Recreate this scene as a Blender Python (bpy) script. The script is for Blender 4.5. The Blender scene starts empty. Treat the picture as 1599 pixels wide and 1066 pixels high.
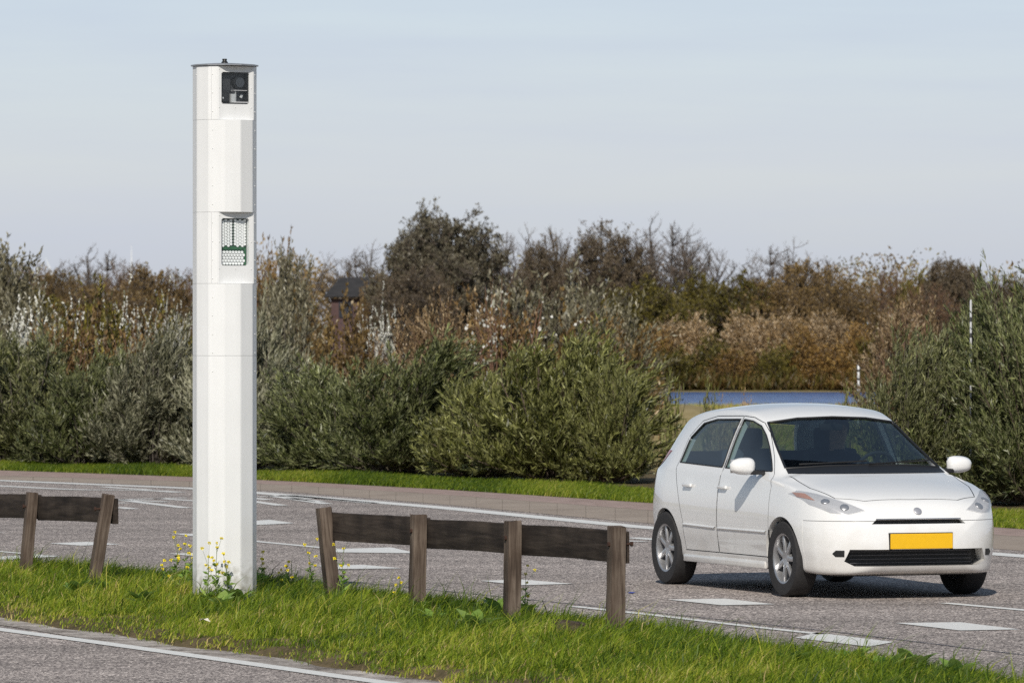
import bpy, bmesh, math
import numpy as np
from mathutils import Vector, Matrix, Quaternion
from mathutils.bvhtree import BVHTree

scene = bpy.context.scene
COL = scene.collection
R_ = math.radians

# ------------------------------------------------------------------ camera, sky, sun
CAM_H, FPX, HY, CX = 2.07, 9000.0, 520.0, 799.5     # eye height (m), focal length / horizon / centre in photo pixels
cam_d = bpy.data.cameras.new('camera'); cam = bpy.data.objects.new('camera', cam_d); COL.objects.link(cam)
cam_d.sensor_width = 36.0; cam_d.lens = FPX/1599*36.0
cam.location = (0, 0, CAM_H); cam.rotation_euler = (R_(90)-math.atan(13/FPX), 0, 0)
cam_d.clip_start = 0.5; cam_d.clip_end = 30000
cam_d.dof.use_dof = True; cam_d.dof.focus_distance = 43.5; cam_d.dof.aperture_fstop = 10.0
scene.camera = cam

SUN_DIR = Vector((-0.12, -1, 0)).normalized(); SUN_EL = R_(37)
world = bpy.data.worlds.new('World'); scene.world = world; world.use_nodes = True
wn, wl = world.node_tree.nodes, world.node_tree.links; wn.clear()
wo = wn.new('ShaderNodeOutputWorld'); wb = wn.new('ShaderNodeBackground'); wl.new(wb.outputs[0], wo.inputs[0])
sky = wn.new('ShaderNodeTexSky'); sky.sky_type = 'NISHITA'; sky.sun_disc = False
sky.sun_elevation = SUN_EL; sky.sun_rotation = math.atan2(SUN_DIR.x, SUN_DIR.y)
sky.air_density = 1.0; sky.dust_density = 1.2; sky.ozone_density = 1.0
tcw = wn.new('ShaderNodeTexCoord'); mpw = wn.new('ShaderNodeMapping'); mpw.inputs['Scale'].default_value = (9, 9, 95)
nzw = wn.new('ShaderNodeTexNoise'); nzw.inputs['Scale'].default_value = 1.3; nzw.inputs['Detail'].default_value = 5; nzw.inputs['Roughness'].default_value = .55
wl.new(tcw.outputs['Generated'], mpw.inputs[0]); wl.new(mpw.outputs[0], nzw.inputs['Vector'])
rmw = wn.new('ShaderNodeMapRange'); rmw.inputs[1].default_value = .35; rmw.inputs[2].default_value = .7
rmw.inputs[3].default_value = .86; rmw.inputs[4].default_value = 1.0
wl.new(nzw.outputs['Fac'], rmw.inputs[0])
mxw = wn.new('ShaderNodeMixRGB'); wl.new(rmw.outputs[0], mxw.inputs[0]); wl.new(sky.outputs[0], mxw.inputs[1])
# thin veil of high cloud: pale blue-grey, a little greyer near the horizon
sep = wn.new('ShaderNodeSeparateXYZ'); wl.new(tcw.outputs['Generated'], sep.inputs[0])
rpw = wn.new('ShaderNodeMapRange'); rpw.inputs[1].default_value = .0; rpw.inputs[2].default_value = .6
wl.new(sep.outputs['Z'], rpw.inputs[0])
crw = wn.new('ShaderNodeValToRGB')
crw.color_ramp.elements[0].color = (.52, .555, .655, 1); crw.color_ramp.elements[1].color = (.10, .15, .23, 1)
for p_, c_ in ((.045, (.615, .655, .715)), (.095, (.585, .67, .765)), (.25, (.30, .38, .48))):
    e = crw.color_ramp.elements.new(p_); e.color = (*c_, 1)
wl.new(rpw.outputs[0], crw.inputs[0])
scw = wn.new('ShaderNodeVectorMath'); scw.operation = 'SCALE'; scw.inputs['Scale'].default_value = 6.75
wl.new(crw.outputs[0], scw.inputs[0]); wl.new(scw.outputs[0], mxw.inputs[2])
wl.new(mxw.outputs[0], wb.inputs[0]); wb.inputs[1].default_value = 0.15

sun_d = bpy.data.lights.new('sun', 'SUN'); sun = bpy.data.objects.new('sun', sun_d); COL.objects.link(sun)
sun_d.energy = 4.0; sun_d.angle = R_(0.53); sun_d.color = (1, .945, .855)
sd = Vector((SUN_DIR.x*math.cos(SUN_EL), SUN_DIR.y*math.cos(SUN_EL), math.sin(SUN_EL)))
sun.rotation_euler = sd.to_track_quat('Z', 'Y').to_euler(); sun.location = sd*60
scene.view_settings.view_transform = 'Standard'; scene.view_settings.look = 'None'
scene.view_settings.exposure = 0.0; scene.view_settings.gamma = 1
scene.cycles.max_bounces = 6; scene.cycles.transparent_max_bounces = 12
scene.cycles.use_denoising = False

# ------------------------------------------------------------------ helpers
def gp(px, py, z=0.0):                      # measured point of the photograph -> ground point of height z
    d = FPX*(CAM_H-z)/(py-HY)
    return np.array([(px-CX)/FPX*d, d, z])
def at(px, d): return (px-CX)/FPX*d         # lateral metres at depth d
def zt(py, d): return CAM_H+(HY-py)/FPX*d   # height of a photo row at depth d

def tag(o, label=None, cat=None, group=None, kind=None):
    if label: o['label'] = label
    if cat: o['category'] = cat
    if group: o['group'] = group
    if kind: o['kind'] = kind
    return o
def empty(name, loc=(0, 0, 0), rz=0):
    o = bpy.data.objects.new(name, None); COL.objects.link(o); o.location = loc; o.rotation_euler = (0, 0, rz)
    o.empty_display_size = .1; return o
def link(name, me, parent=None, loc=None, rot=None):
    o = bpy.data.objects.new(name, me); COL.objects.link(o)
    if parent: o.parent = parent
    if loc is not None: o.location = loc
    if rot is not None: o.rotation_euler = rot
    return o
def copy_tree(o, parent=None):
    c = o.copy(); COL.objects.link(c)
    if parent: c.parent = parent
    for ch in [x for x in bpy.data.objects if x.parent == o]: copy_tree(ch, c)
    return c
def npmesh(name, V, quads=None, tris=None, mats=(), tint=None, midx=None, smooth=False):
    V = np.asarray(V, dtype=np.float32).reshape(-1, 3)
    parts, tot = [], []
    if quads is not None and len(quads):
        parts.append(np.asarray(quads, dtype=np.int32).ravel()); tot.append(np.full(len(quads), 4, np.int32))
    if tris is not None and len(tris):
        parts.append(np.asarray(tris, dtype=np.int32).ravel()); tot.append(np.full(len(tris), 3, np.int32))
    loops = np.concatenate(parts); tot = np.concatenate(tot); start = np.concatenate([[0], np.cumsum(tot)[:-1]]).astype(np.int32)
    me = bpy.data.meshes.new(name)
    me.vertices.add(len(V)); me.vertices.foreach_set('co', V.ravel())
    me.loops.add(len(loops)); me.loops.foreach_set('vertex_index', loops)
    me.polygons.add(len(tot)); me.polygons.foreach_set('loop_start', start)
    if midx is not None: me.polygons.foreach_set('material_index', np.asarray(midx, dtype=np.int32))
    if smooth: me.polygons.foreach_set('use_smooth', np.ones(len(tot), dtype=bool))
    for m in mats: me.materials.append(m)
    if tint is not None:
        a = me.attributes.new('tint', 'FLOAT', 'POINT'); a.data.foreach_set('value', np.asarray(tint, dtype=np.float32))
    me.update(calc_edges=True); return me
def bmmesh(name, bm, mat, smooth=None):
    me = bpy.data.meshes.new(name); bm.to_mesh(me); bm.free()
    for m in (mat if isinstance(mat, (list, tuple)) else [mat]): me.materials.append(m)
    if smooth is not None:
        me.shade_smooth(); me.set_sharp_from_angle(angle=R_(smooth))
    return me
def box(bm, c, s, rot=None, bev=0.0):
    r = bmesh.ops.create_cube(bm, size=1.0)
    vs = r['verts']
    bmesh.ops.scale(bm, vec=s, verts=vs)
    if bev:
        es = list({e for v in vs for e in v.link_edges})
        b = bmesh.ops.bevel(bm, geom=es, offset=bev, segments=2, affect='EDGES', profile=.6)
        vs = list({v for f in b['faces'] for v in f.verts} | {v for v in vs if v.is_valid})
    if rot is not None: bmesh.ops.rotate(bm, cent=(0, 0, 0), matrix=rot, verts=vs)
    bmesh.ops.translate(bm, vec=c, verts=vs); return vs
def cyl(bm, c, r, h, axis='Z', seg=24, r2=None):
    q = bmesh.ops.create_cone(bm, cap_ends=True, segments=seg, radius1=r, radius2=r if r2 is None else r2, depth=h)
    vs = q['verts']
    if axis == 'X': bmesh.ops.rotate(bm, cent=(0, 0, 0), matrix=Matrix.Rotation(R_(90), 3, 'Y'), verts=vs)
    if axis == 'Y': bmesh.ops.rotate(bm, cent=(0, 0, 0), matrix=Matrix.Rotation(R_(-90), 3, 'X'), verts=vs)
    bmesh.ops.translate(bm, vec=c, verts=vs); return vs
def prism(bm, poly, z0, z1, axis='Z'):       # polygon (a,b) swept along an axis
    def P(a, b, c): return {'Z': (a, b, c), 'Y': (a, c, b), 'X': (c, a, b)}[axis]
    lo = [bm.verts.new(P(a, b, z0)) for a, b in poly]; hi = [bm.verts.new(P(a, b, z1)) for a, b in poly]
    n = len(poly); fs = [bm.faces.new(lo[::-1]), bm.faces.new(hi)]
    for i in range(n): fs.append(bm.faces.new((lo[i], lo[(i+1) % n], hi[(i+1) % n], hi[i])))
    bmesh.ops.recalc_face_normals(bm, faces=fs); return fs
def lathe(bm, prof, seg=48, axis='Y'):       # prof: (r, h) rings, closed surface of revolution
    rings = []
    for r, h in prof:
        ring = []
        for k in range(seg):
            a = 2*math.pi*k/seg; x, z = r*math.cos(a), r*math.sin(a)
            ring.append(bm.verts.new((x, h, z) if axis == 'Y' else (x, z, h)))
        rings.append(ring)
    for a, b in zip(rings[:-1], rings[1:]):
        for k in range(seg): bm.faces.new((a[k], a[(k+1) % seg], b[(k+1) % seg], b[k]))
    bmesh.ops.recalc_face_normals(bm, faces=bm.faces); return rings

# ------------------------------------------------------------------ materials
def newmat(name):
    m = bpy.data.materials.new(name); m.use_nodes = True; nt = m.node_tree
    return m, nt.nodes, nt.links, nt.nodes['Principled BSDF']
def ramp(n, stops):
    cr = n.new('ShaderNodeValToRGB'); el = cr.color_ramp.elements
    while len(el) < len(stops): el.new(.5)
    for e_, (p, c) in zip(el, stops): e_.position = p; e_.color = (*c, 1)
    return cr
def solid(name, c, rough=.5, metal=0, spec=.5, var=.06, scale=30, bump=0, coat=0):
    m, n, l, b = newmat(name)
    tc = n.new('ShaderNodeTexCoord'); nz = n.new('ShaderNodeTexNoise'); nz.inputs['Scale'].default_value = scale; nz.inputs['Detail'].default_value = 5
    l.new(tc.outputs['Object'], nz.inputs['Vector'])
    cr = ramp(n, [(.25, tuple(max(0, x*(1-var)) for x in c)), (.75, tuple(min(1, x*(1+var)) for x in c))]); l.new(nz.outputs['Fac'], cr.inputs[0])
    l.new(cr.outputs[0], b.inputs['Base Color'])
    b.inputs['Roughness'].default_value = rough; b.inputs['Metallic'].default_value = metal; b.inputs['Specular IOR Level'].default_value = spec
    b.inputs['Coat Weight'].default_value = coat; b.inputs['Coat Roughness'].default_value = .05
    if bump:
        bp = n.new('ShaderNodeBump'); bp.inputs['Strength'].default_value = bump; bp.inputs['Distance'].default_value = .01
        l.new(nz.outputs['Fac'], bp.inputs['Height']); l.new(bp.outputs[0], b.inputs['Normal'])
    return m
def leafmat(name, stops, back, trans=.10, rough=.42, spec=.4, trans_gain=1.3):
    m, n, l, b = newmat(name)
    at_ = n.new('ShaderNodeAttribute'); at_.attribute_name = 'tint'
    cr = ramp(n, stops); l.new(at_.outputs['Fac'], cr.inputs[0])
    geo = n.new('ShaderNodeNewGeometry'); mx = n.new('ShaderNodeMixRGB'); l.new(geo.outputs['Backfacing'], mx.inputs[0])
    l.new(cr.outputs[0], mx.inputs[1])
    if back is None: l.new(cr.outputs[0], mx.inputs[2])
    else: mx.inputs[2].default_value = (*back, 1)
    oi = n.new('ShaderNodeObjectInfo'); hs = n.new('ShaderNodeHueSaturation')
    mr = n.new('ShaderNodeMapRange'); mr.inputs[3].default_value = .82; mr.inputs[4].default_value = 1.18
    l.new(oi.outputs['Random'], mr.inputs[0]); l.new(mr.outputs[0], hs.inputs['Value']); l.new(mx.outputs[0], hs.inputs['Color'])
    l.new(hs.outputs[0], b.inputs['Base Color']); b.inputs['Roughness'].default_value = rough; b.inputs['Specular IOR Level'].default_value = spec
    tr = n.new('ShaderNodeBsdfTranslucent'); gm = n.new('ShaderNodeVectorMath'); gm.operation = 'SCALE'; gm.inputs['Scale'].default_value = trans_gain
    l.new(hs.outputs[0], gm.inputs[0]); l.new(gm.outputs[0], tr.inputs[0])
    ms = n.new('ShaderNodeMixShader'); ms.inputs[0].default_value = trans
    l.new(b.outputs[0], ms.inputs[1]); l.new(tr.outputs[0], ms.inputs[2]); l.new(ms.outputs[0], n['Material Output'].inputs[0])
    return m

def asphalt():
    m, n, l, b = newmat('asphalt')
    tc = n.new('ShaderNodeTexCoord')
    v = n.new('ShaderNodeTexVoronoi'); v.inputs['Scale'].default_value = 74; l.new(tc.outputs['Object'], v.inputs['Vector'])
    cr = ramp(n, [(0, (.035, .028, .028)), (.38, (.170, .143, .132)), (.60, (.335, .288, .265)), (.85, (.80, .70, .63)), (1, (.90, .82, .75))])
    l.new(v.outputs['Color'], cr.inputs[0])
    n2 = n.new('ShaderNodeTexNoise'); n2.inputs['Scale'].default_value = .55; n2.inputs['Detail'].default_value = 6; n2.inputs['Roughness'].default_value = .6
    mp = n.new('ShaderNodeMapping'); mp.inputs['Rotation'].default_value = (0, 0, R_(68.5)); mp.inputs['Scale'].default_value = (.25, 1.4, 1)
    l.new(tc.outputs['Object'], mp.inputs[0]); l.new(mp.outputs[0], n2.inputs['Vector'])
    mr = n.new('ShaderNodeMapRange'); mr.inputs[1].default_value = .32; mr.inputs[2].default_value = .68; mr.inputs[3].default_value = .72; mr.inputs[4].default_value = 1.18
    l.new(n2.outputs['Fac'], mr.inputs[0])
    n3 = n.new('ShaderNodeTexNoise'); n3.inputs['Scale'].default_value = 9; n3.inputs['Detail'].default_value = 3; l.new(tc.outputs['Object'], n3.inputs['Vector'])
    mr3 = n.new('ShaderNodeMapRange'); mr3.inputs[1].default_value = .3; mr3.inputs[2].default_value = .7; mr3.inputs[3].default_value = .74; mr3.inputs[4].default_value = 1.22
    l.new(n3.outputs['Fac'], mr3.inputs[0])
    mu = n.new('ShaderNodeMath'); mu.operation = 'MULTIPLY'; l.new(mr.outputs[0], mu.inputs[0]); l.new(mr3.outputs[0], mu.inputs[1])
    sc = n.new('ShaderNodeVectorMath'); sc.operation = 'SCALE'; l.new(cr.outputs[0], sc.inputs[0]); l.new(mu.outputs[0], sc.inputs['Scale'])
    l.new(sc.outputs[0], b.inputs['Base Color']); b.inputs['Roughness'].default_value = .85; b.inputs['Specular IOR Level'].default_value = .25
    bp = n.new('ShaderNodeBump'); bp.inputs['Strength'].default_value = .5; bp.inputs['Distance'].default_value = .004
    l.new(v.outputs['Distance'], bp.inputs['Height']); l.new(bp.outputs[0], b.inputs['Normal'])
    return m
def roadpaint():
    m, n, l, b = newmat('road_paint')
    tc = n.new('ShaderNodeTexCoord'); nz = n.new('ShaderNodeTexNoise'); nz.inputs['Scale'].default_value = 35; nz.inputs['Detail'].default_value = 6; nz.inputs['Roughness'].default_value = .7
    l.new(tc.outputs['Object'], nz.inputs['Vector'])
    cr = ramp(n, [(.30, (.36, .34, .32)), (.42, (.70, .69, .66)), (.7, (.80, .79, .76))]); l.new(nz.outputs['Fac'], cr.inputs[0])
    l.new(cr.outputs[0], b.inputs['Base Color']); b.inputs['Roughness'].default_value = .6; b.inputs['Specular IOR Level'].default_value = .25
    return m
def woodmat(name, axis, c0, c1, c2):
    m, n, l, b = newmat(name)
    tc = n.new('ShaderNodeTexCoord'); mp = n.new('ShaderNodeMapping')
    mp.inputs['Scale'].default_value = (40, 40, 2.2) if axis == 'Z' else (1.6, 30, 22)
    oi = n.new('ShaderNodeObjectInfo'); ad = n.new('ShaderNodeVectorMath'); ad.operation = 'ADD'
    sc = n.new('ShaderNodeMath'); sc.operation = 'MULTIPLY'; sc.inputs[1].default_value = 37
    l.new(oi.outputs['Random'], sc.inputs[0]); l.new(tc.outputs['Object'], ad.inputs[0]); l.new(sc.outputs[0], ad.inputs[1])
    l.new(ad.outputs[0], mp.inputs[0])
    nz = n.new('ShaderNodeTexNoise'); nz.inputs['Scale'].default_value = 1; nz.inputs['Detail'].default_value = 8; nz.inputs['Roughness'].default_value = .65; nz.inputs['Distortion'].default_value = .6
    l.new(mp.outputs[0], nz.inputs['Vector'])
    n2 = n.new('ShaderNodeTexNoise'); n2.inputs['Scale'].default_value = 4; n2.inputs['Detail'].default_value = 5; l.new(ad.outputs[0], n2.inputs['Vector'])
    mx = n.new('ShaderNodeMath'); mx.operation = 'MULTIPLY_ADD'; mx.inputs[1].default_value = .65
    m2 = n.new('ShaderNodeMath'); m2.operation = 'MULTIPLY'; m2.inputs[1].default_value = .35; l.new(n2.outputs['Fac'], m2.inputs[0])
    l.new(nz.outputs['Fac'], mx.inputs[0]); l.new(m2.outputs[0], mx.inputs[2])
    cr = ramp(n, [(.33, c0), (.48, c1), (.66, c2)]); l.new(mx.outputs[0], cr.inputs[0]); l.new(cr.outputs[0], b.inputs['Base Color'])
    b.inputs['Roughness'].default_value = .85; b.inputs['Specular IOR Level'].default_value = .2
    bp = n.new('ShaderNodeBump'); bp.inputs['Strength'].default_value = .7; bp.inputs['Distance'].default_value = .006
    l.new(nz.outputs['Fac'], bp.inputs['Height']); l.new(bp.outputs[0], b.inputs['Normal'])
    return m
def groundmat(name, stops, s1=.35, s2=14):
    m, n, l, b = newmat(name)
    tc = n.new('ShaderNodeTexCoord')
    a = n.new('ShaderNodeTexNoise'); a.inputs['Scale'].default_value = s1; a.inputs['Detail'].default_value = 7
    c = n.new('ShaderNodeTexNoise'); c.inputs['Scale'].default_value = s2; c.inputs['Detail'].default_value = 6; c.inputs['Roughness'].default_value = .7
    l.new(tc.outputs['Object'], a.inputs['Vector']); l.new(tc.outputs['Object'], c.inputs['Vector'])
    mu = n.new('ShaderNodeMath'); mu.operation = 'ADD'; l.new(a.outputs['Fac'], mu.inputs[0]); l.new(c.outputs['Fac'], mu.inputs[1])
    m2 = n.new('ShaderNodeMath'); m2.operation = 'MULTIPLY'; m2.inputs[1].default_value = .5; l.new(mu.outputs[0], m2.inputs[0])
    cr = ramp(n, stops); l.new(m2.outputs[0], cr.inputs[0]); l.new(cr.outputs[0], b.inputs['Base Color'])
    b.inputs['Roughness'].default_value = .95; b.inputs['Specular IOR Level'].default_value = .1
    bp = n.new('ShaderNodeBump'); bp.inputs['Strength'].default_value = .6; bp.inputs['Distance'].default_value = .02
    l.new(c.outputs['Fac'], bp.inputs['Height']); l.new(bp.outputs[0], b.inputs['Normal'])
    return m
def brickmat():
    m, n, l, b = newmat('brick_paving')
    tc = n.new('ShaderNodeTexCoord'); mp = n.new('ShaderNodeMapping'); mp.inputs['Rotation'].default_value = (0, 0, R_(68.5))
    l.new(tc.outputs['Object'], mp.inputs[0])
    br = n.new('ShaderNodeTexBrick'); br.inputs['Color1'].default_value = (.33, .24, .21, 1); br.inputs['Color2'].default_value = (.40, .30, .265, 1)
    br.inputs['Mortar'].default_value = (.16, .13, .11, 1); br.inputs['Scale'].default_value = 1; br.inputs['Brick Width'].default_value = .21
    br.inputs['Row Height'].default_value = .105; br.inputs['Mortar Size'].default_value = .006
    l.new(mp.outputs[0], br.inputs['Vector'])
    nz = n.new('ShaderNodeTexNoise'); nz.inputs['Scale'].default_value = 3; nz.inputs['Detail'].default_value = 6; l.new(tc.outputs['Object'], nz.inputs['Vector'])
    mr = n.new('ShaderNodeMapRange'); mr.inputs[3].default_value = .7; mr.inputs[4].default_value = 1.3; l.new(nz.outputs['Fac'], mr.inputs[0])
    sc = n.new('ShaderNodeVectorMath'); sc.operation = 'SCALE'; l.new(br.outputs['Color'], sc.inputs[0]); l.new(mr.outputs[0], sc.inputs['Scale'])
    l.new(sc.outputs[0], b.inputs['Base Color']); b.inputs['Roughness'].default_value = .9; b.inputs['Specular IOR Level'].default_value = .2
    return m
def glassmat(name, tint, gloss=.07, rough=.02):
    m, n, l, b = newmat(name)
    tr = n.new('ShaderNodeBsdfTransparent'); tr.inputs[0].default_value = (*tint, 1)
    gl = n.new('ShaderNodeBsdfGlossy'); gl.inputs['Roughness'].default_value = rough
    fr = n.new('ShaderNodeLayerWeight'); pw = n.new('ShaderNodeMath'); pw.operation = 'POWER'; pw.inputs[1].default_value = 4; l.new(fr.outputs['Facing'], pw.inputs[0])
    ad = n.new('ShaderNodeMath'); ad.operation = 'MULTIPLY_ADD'; ad.inputs[1].default_value = .6; ad.inputs[2].default_value = gloss+.025; ad.use_clamp = True; l.new(pw.outputs[0], ad.inputs[0])
    ms = n.new('ShaderNodeMixShader'); l.new(ad.outputs[0], ms.inputs[0]); l.new(tr.outputs[0], ms.inputs[1]); l.new(gl.outputs[0], ms.inputs[2])
    l.new(ms.outputs[0], n['Material Output'].inputs[0]); n.remove(b); return m
def watermat():
    m, n, l, b = newmat('lake_water')
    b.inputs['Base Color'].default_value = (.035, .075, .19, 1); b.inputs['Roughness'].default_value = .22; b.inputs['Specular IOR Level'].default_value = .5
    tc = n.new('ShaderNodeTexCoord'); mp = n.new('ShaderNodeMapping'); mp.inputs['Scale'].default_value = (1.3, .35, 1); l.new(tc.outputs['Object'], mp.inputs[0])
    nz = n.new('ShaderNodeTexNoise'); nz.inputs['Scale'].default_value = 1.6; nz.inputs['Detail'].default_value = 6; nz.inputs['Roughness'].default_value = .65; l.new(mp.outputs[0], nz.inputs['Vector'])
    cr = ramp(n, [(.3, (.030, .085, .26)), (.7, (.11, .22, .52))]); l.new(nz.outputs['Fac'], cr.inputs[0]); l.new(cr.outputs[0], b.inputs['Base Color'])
    bp = n.new('ShaderNodeBump'); bp.inputs['Strength'].default_value = 1; bp.inputs['Distance'].default_value = .25; l.new(nz.outputs['Fac'], bp.inputs['Height']); l.new(bp.outputs[0], b.inputs['Normal'])
    return m

M = dict(
    asphalt=asphalt(), paint=roadpaint(),
    grit=groundmat('grit_edge', [(.38, (.10, .085, .07)), (.5, (.36, .32, .29)), (.62, (.62, .57, .52))], 3, 30),
    verge=groundmat('verge_soil', [(.35, (.050, .042, .020)), (.5, (.115, .090, .048)), (.65, (.23, .165, .10))], 1.2, 25),
    meadow=groundmat('meadow', [(.35, (.12, .105, .045)), (.5, (.23, .185, .085)), (.65, (.30, .24, .13))], .08, 3),
    sand=groundmat('bare_soil', [(.35, (.15, .10, .065)), (.5, (.25, .17, .115)), (.65, (.33, .24, .17))], .4, 9),
    kerb=groundmat('concrete_kerb', [(.3, (.25, .205, .17)), (.5, (.33, .275, .23)), (.7, (.40, .34, .285))], 1.2, 22),
    joint=solid('joint_dirt', (.17, .14, .11), .95), brick=brickmat(), tar=solid('tar_seam', (.045, .047, .062), .6),
    blue=solid('blue_chalk', (.03, .06, .35), .8),
    water=watermat(),
    post=woodmat('post_wood', 'Z', (.026, .018, .014), (.085, .062, .048), (.19, .150, .120)),
    rail=woodmat('rail_wood', 'X', (.012, .009, .008), (.036, .027, .022), (.082, .063, .050)),
    rust=solid('rusty_steel', (.06, .03, .02), .8, .3),
    white=solid('white_powder_coat', (.765, .77, .77), .42, 0, .4, .03, 3), rivet=solid('white_rivet', (.70, .70, .69), .4), grey=solid('grey_steel', (.35, .36, .38), .4, .6),
    black=solid('black_plastic', (.012, .012, .013), .45), hollow=solid('dark_housing', (.008, .008, .009), .6, var=.4, scale=14),
    cbox=solid('camera_grey', (.030, .030, .034), .5), dgrey=solid('dark_grey_metal', (.07, .07, .078), .4, .3), pale=solid('pale_grey_metal', (.55, .55, .56), .35, .2),
    pcb=solid('green_circuit_board', (.006, .035, .018), .35, var=.7, scale=60), pcbl=solid('light_green_print', (.025, .11, .045), .5, var=.5, scale=90),
    led=solid('white_lens', (.93, .93, .93), .3, 0, .6, .02),
    lens=solid('lens_glass', (.01, .01, .014), .03, 0, .9), pane=glassmat('clear_pane', (.97, .98, .98), .0),
    carpaint=solid('white_car_paint', (.80, .795, .785), .30, 0, .5, .015, 2, coat=1.0), tyre=solid('tyre_rubber', (.022, .021, .022), .85, var=.25, scale=40),
    rim=solid('silver_wheel', (.48, .48, .49), .32, .75), glass=glassmat('car_glass', (.50, .60, .60), .13),
    lamp=glassmat('lamp_glass', (.82, .82, .83), .08), plate=solid('yellow_plate', (.80, .46, .008), .4, var=.03),
    lampback=solid('silver_lamp_bowl', (.80, .80, .80), .3, .15), amber=solid('amber_lens', (.62, .36, .28), .2), red=solid('red_lens', (.35, .02, .015), .2), badge=solid('badge_metal', (.42, .42, .45), .45, .5), chrome=solid('chrome', (.75, .75, .76), .12, 1),
    cloth=solid('dark_seat_cloth', (.07, .08, .11), .9), dash=solid('dashboard', (.03, .032, .035), .7),
    skin=solid('skin', (.50, .30, .22), .5), hair=solid('brown_hair', (.05, .03, .02), .7), jacket=solid('dark_blue_jacket', (.03, .035, .06), .85),
    roof=solid('dark_roof_tiles', (.030, .027, .026), .85, var=.4, scale=2), roofl=solid('roof_hip_tiles', (.085, .07, .065), .85, var=.3, scale=2),
    wall=groundmat('house_brick', [(.35, (.07, .05, .052)), (.5, (.105, .065, .062)), (.65, (.085, .070, .085))], .6, 8),
    wglass=solid('dark_window', (.02, .022, .03), .15),
    turb=solid('turbine_hazed_white', (.58, .61, .66), .6), bark=solid('dark_bark', (.085, .068, .055), .9, var=.3, scale=3),  # distance haze painted into the turbine colour
    twig=solid('twig_bark', (.125, .092, .068), .9, var=.35, scale=5), barkg=solid('grey_bark', (.115, .097, .082), .9, var=.3, scale=3),
    stem=solid('red_stem', (.16, .085, .055), .8, var=.3, scale=6), gstem=solid('green_stem', (.12, .17, .035), .7),
    petal=solid('yellow_petal', (.85, .72, .02), .6), clod=solid('rotten_wood', (.06, .042, .034), .95, var=.5, scale=25),
    paper=solid('pale_scrap', (.62, .58, .5), .8, var=.15),
)
def streaked(m):
    n, l = m.node_tree.nodes, m.node_tree.links; b = n['Principled BSDF']; src = b.inputs['Base Color'].links[0].from_socket
    tc = n.new('ShaderNodeTexCoord'); mp = n.new('ShaderNodeMapping'); mp.inputs['Scale'].default_value = (11, 11, .5); l.new(tc.outputs['Object'], mp.inputs[0])
    nz = n.new('ShaderNodeTexNoise'); nz.inputs['Scale'].default_value = 1; nz.inputs['Detail'].default_value = 6; l.new(mp.outputs[0], nz.inputs['Vector'])
    mr = n.new('ShaderNodeMapRange'); mr.inputs[1].default_value = .3; mr.inputs[2].default_value = .62; mr.inputs[3].default_value = .945; mr.inputs[4].default_value = 1; l.new(nz.outputs['Fac'], mr.inputs[0])
    sc = n.new('ShaderNodeVectorMath'); sc.operation = 'SCALE'; l.new(src, sc.inputs[0]); l.new(mr.outputs[0], sc.inputs['Scale'])
    sp = n.new('ShaderNodeSeparateXYZ'); l.new(tc.outputs['Object'], sp.inputs[0]); n2 = n.new('ShaderNodeTexNoise'); n2.inputs['Scale'].default_value = 22; n2.inputs['Detail'].default_value = 6; l.new(tc.outputs['Object'], n2.inputs['Vector'])
    ad = n.new('ShaderNodeMath'); ad.operation = 'MULTIPLY_ADD'; ad.inputs[1].default_value = -.55; l.new(n2.outputs['Fac'], ad.inputs[0]); l.new(sp.outputs['Z'], ad.inputs[2])
    m2 = n.new('ShaderNodeMapRange'); m2.inputs[1].default_value = -.28; m2.inputs[2].default_value = .02; m2.inputs[3].default_value = .75; m2.inputs[4].default_value = 0; l.new(ad.outputs[0], m2.inputs[0])
    mx = n.new('ShaderNodeMixRGB'); mx.inputs[2].default_value = (.22, .20, .13, 1); l.new(m2.outputs[0], mx.inputs[0]); l.new(sc.outputs[0], mx.inputs[1]); l.new(mx.outputs[0], b.inputs['Base Color'])
streaked(M['white'])
def road_reflect_grime(m):                                     # tan road reflection painted into the lower body colour, with mottled dirt
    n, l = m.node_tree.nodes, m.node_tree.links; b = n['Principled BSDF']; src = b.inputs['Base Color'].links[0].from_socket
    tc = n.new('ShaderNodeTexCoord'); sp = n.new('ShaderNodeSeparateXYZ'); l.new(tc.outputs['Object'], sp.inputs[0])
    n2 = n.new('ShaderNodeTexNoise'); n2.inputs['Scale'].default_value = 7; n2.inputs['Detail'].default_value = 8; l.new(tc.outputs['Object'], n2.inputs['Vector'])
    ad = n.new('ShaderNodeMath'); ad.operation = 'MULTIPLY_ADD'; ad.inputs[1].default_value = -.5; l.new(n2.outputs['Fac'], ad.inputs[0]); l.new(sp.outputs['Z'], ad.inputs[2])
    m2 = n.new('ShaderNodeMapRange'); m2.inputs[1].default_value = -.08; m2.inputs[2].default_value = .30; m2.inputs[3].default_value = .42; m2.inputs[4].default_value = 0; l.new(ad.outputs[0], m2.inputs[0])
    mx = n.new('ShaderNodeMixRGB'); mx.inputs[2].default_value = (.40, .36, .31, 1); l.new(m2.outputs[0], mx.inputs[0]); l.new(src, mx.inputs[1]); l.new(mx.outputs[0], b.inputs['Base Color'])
road_reflect_grime(M['carpaint'])
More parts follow.
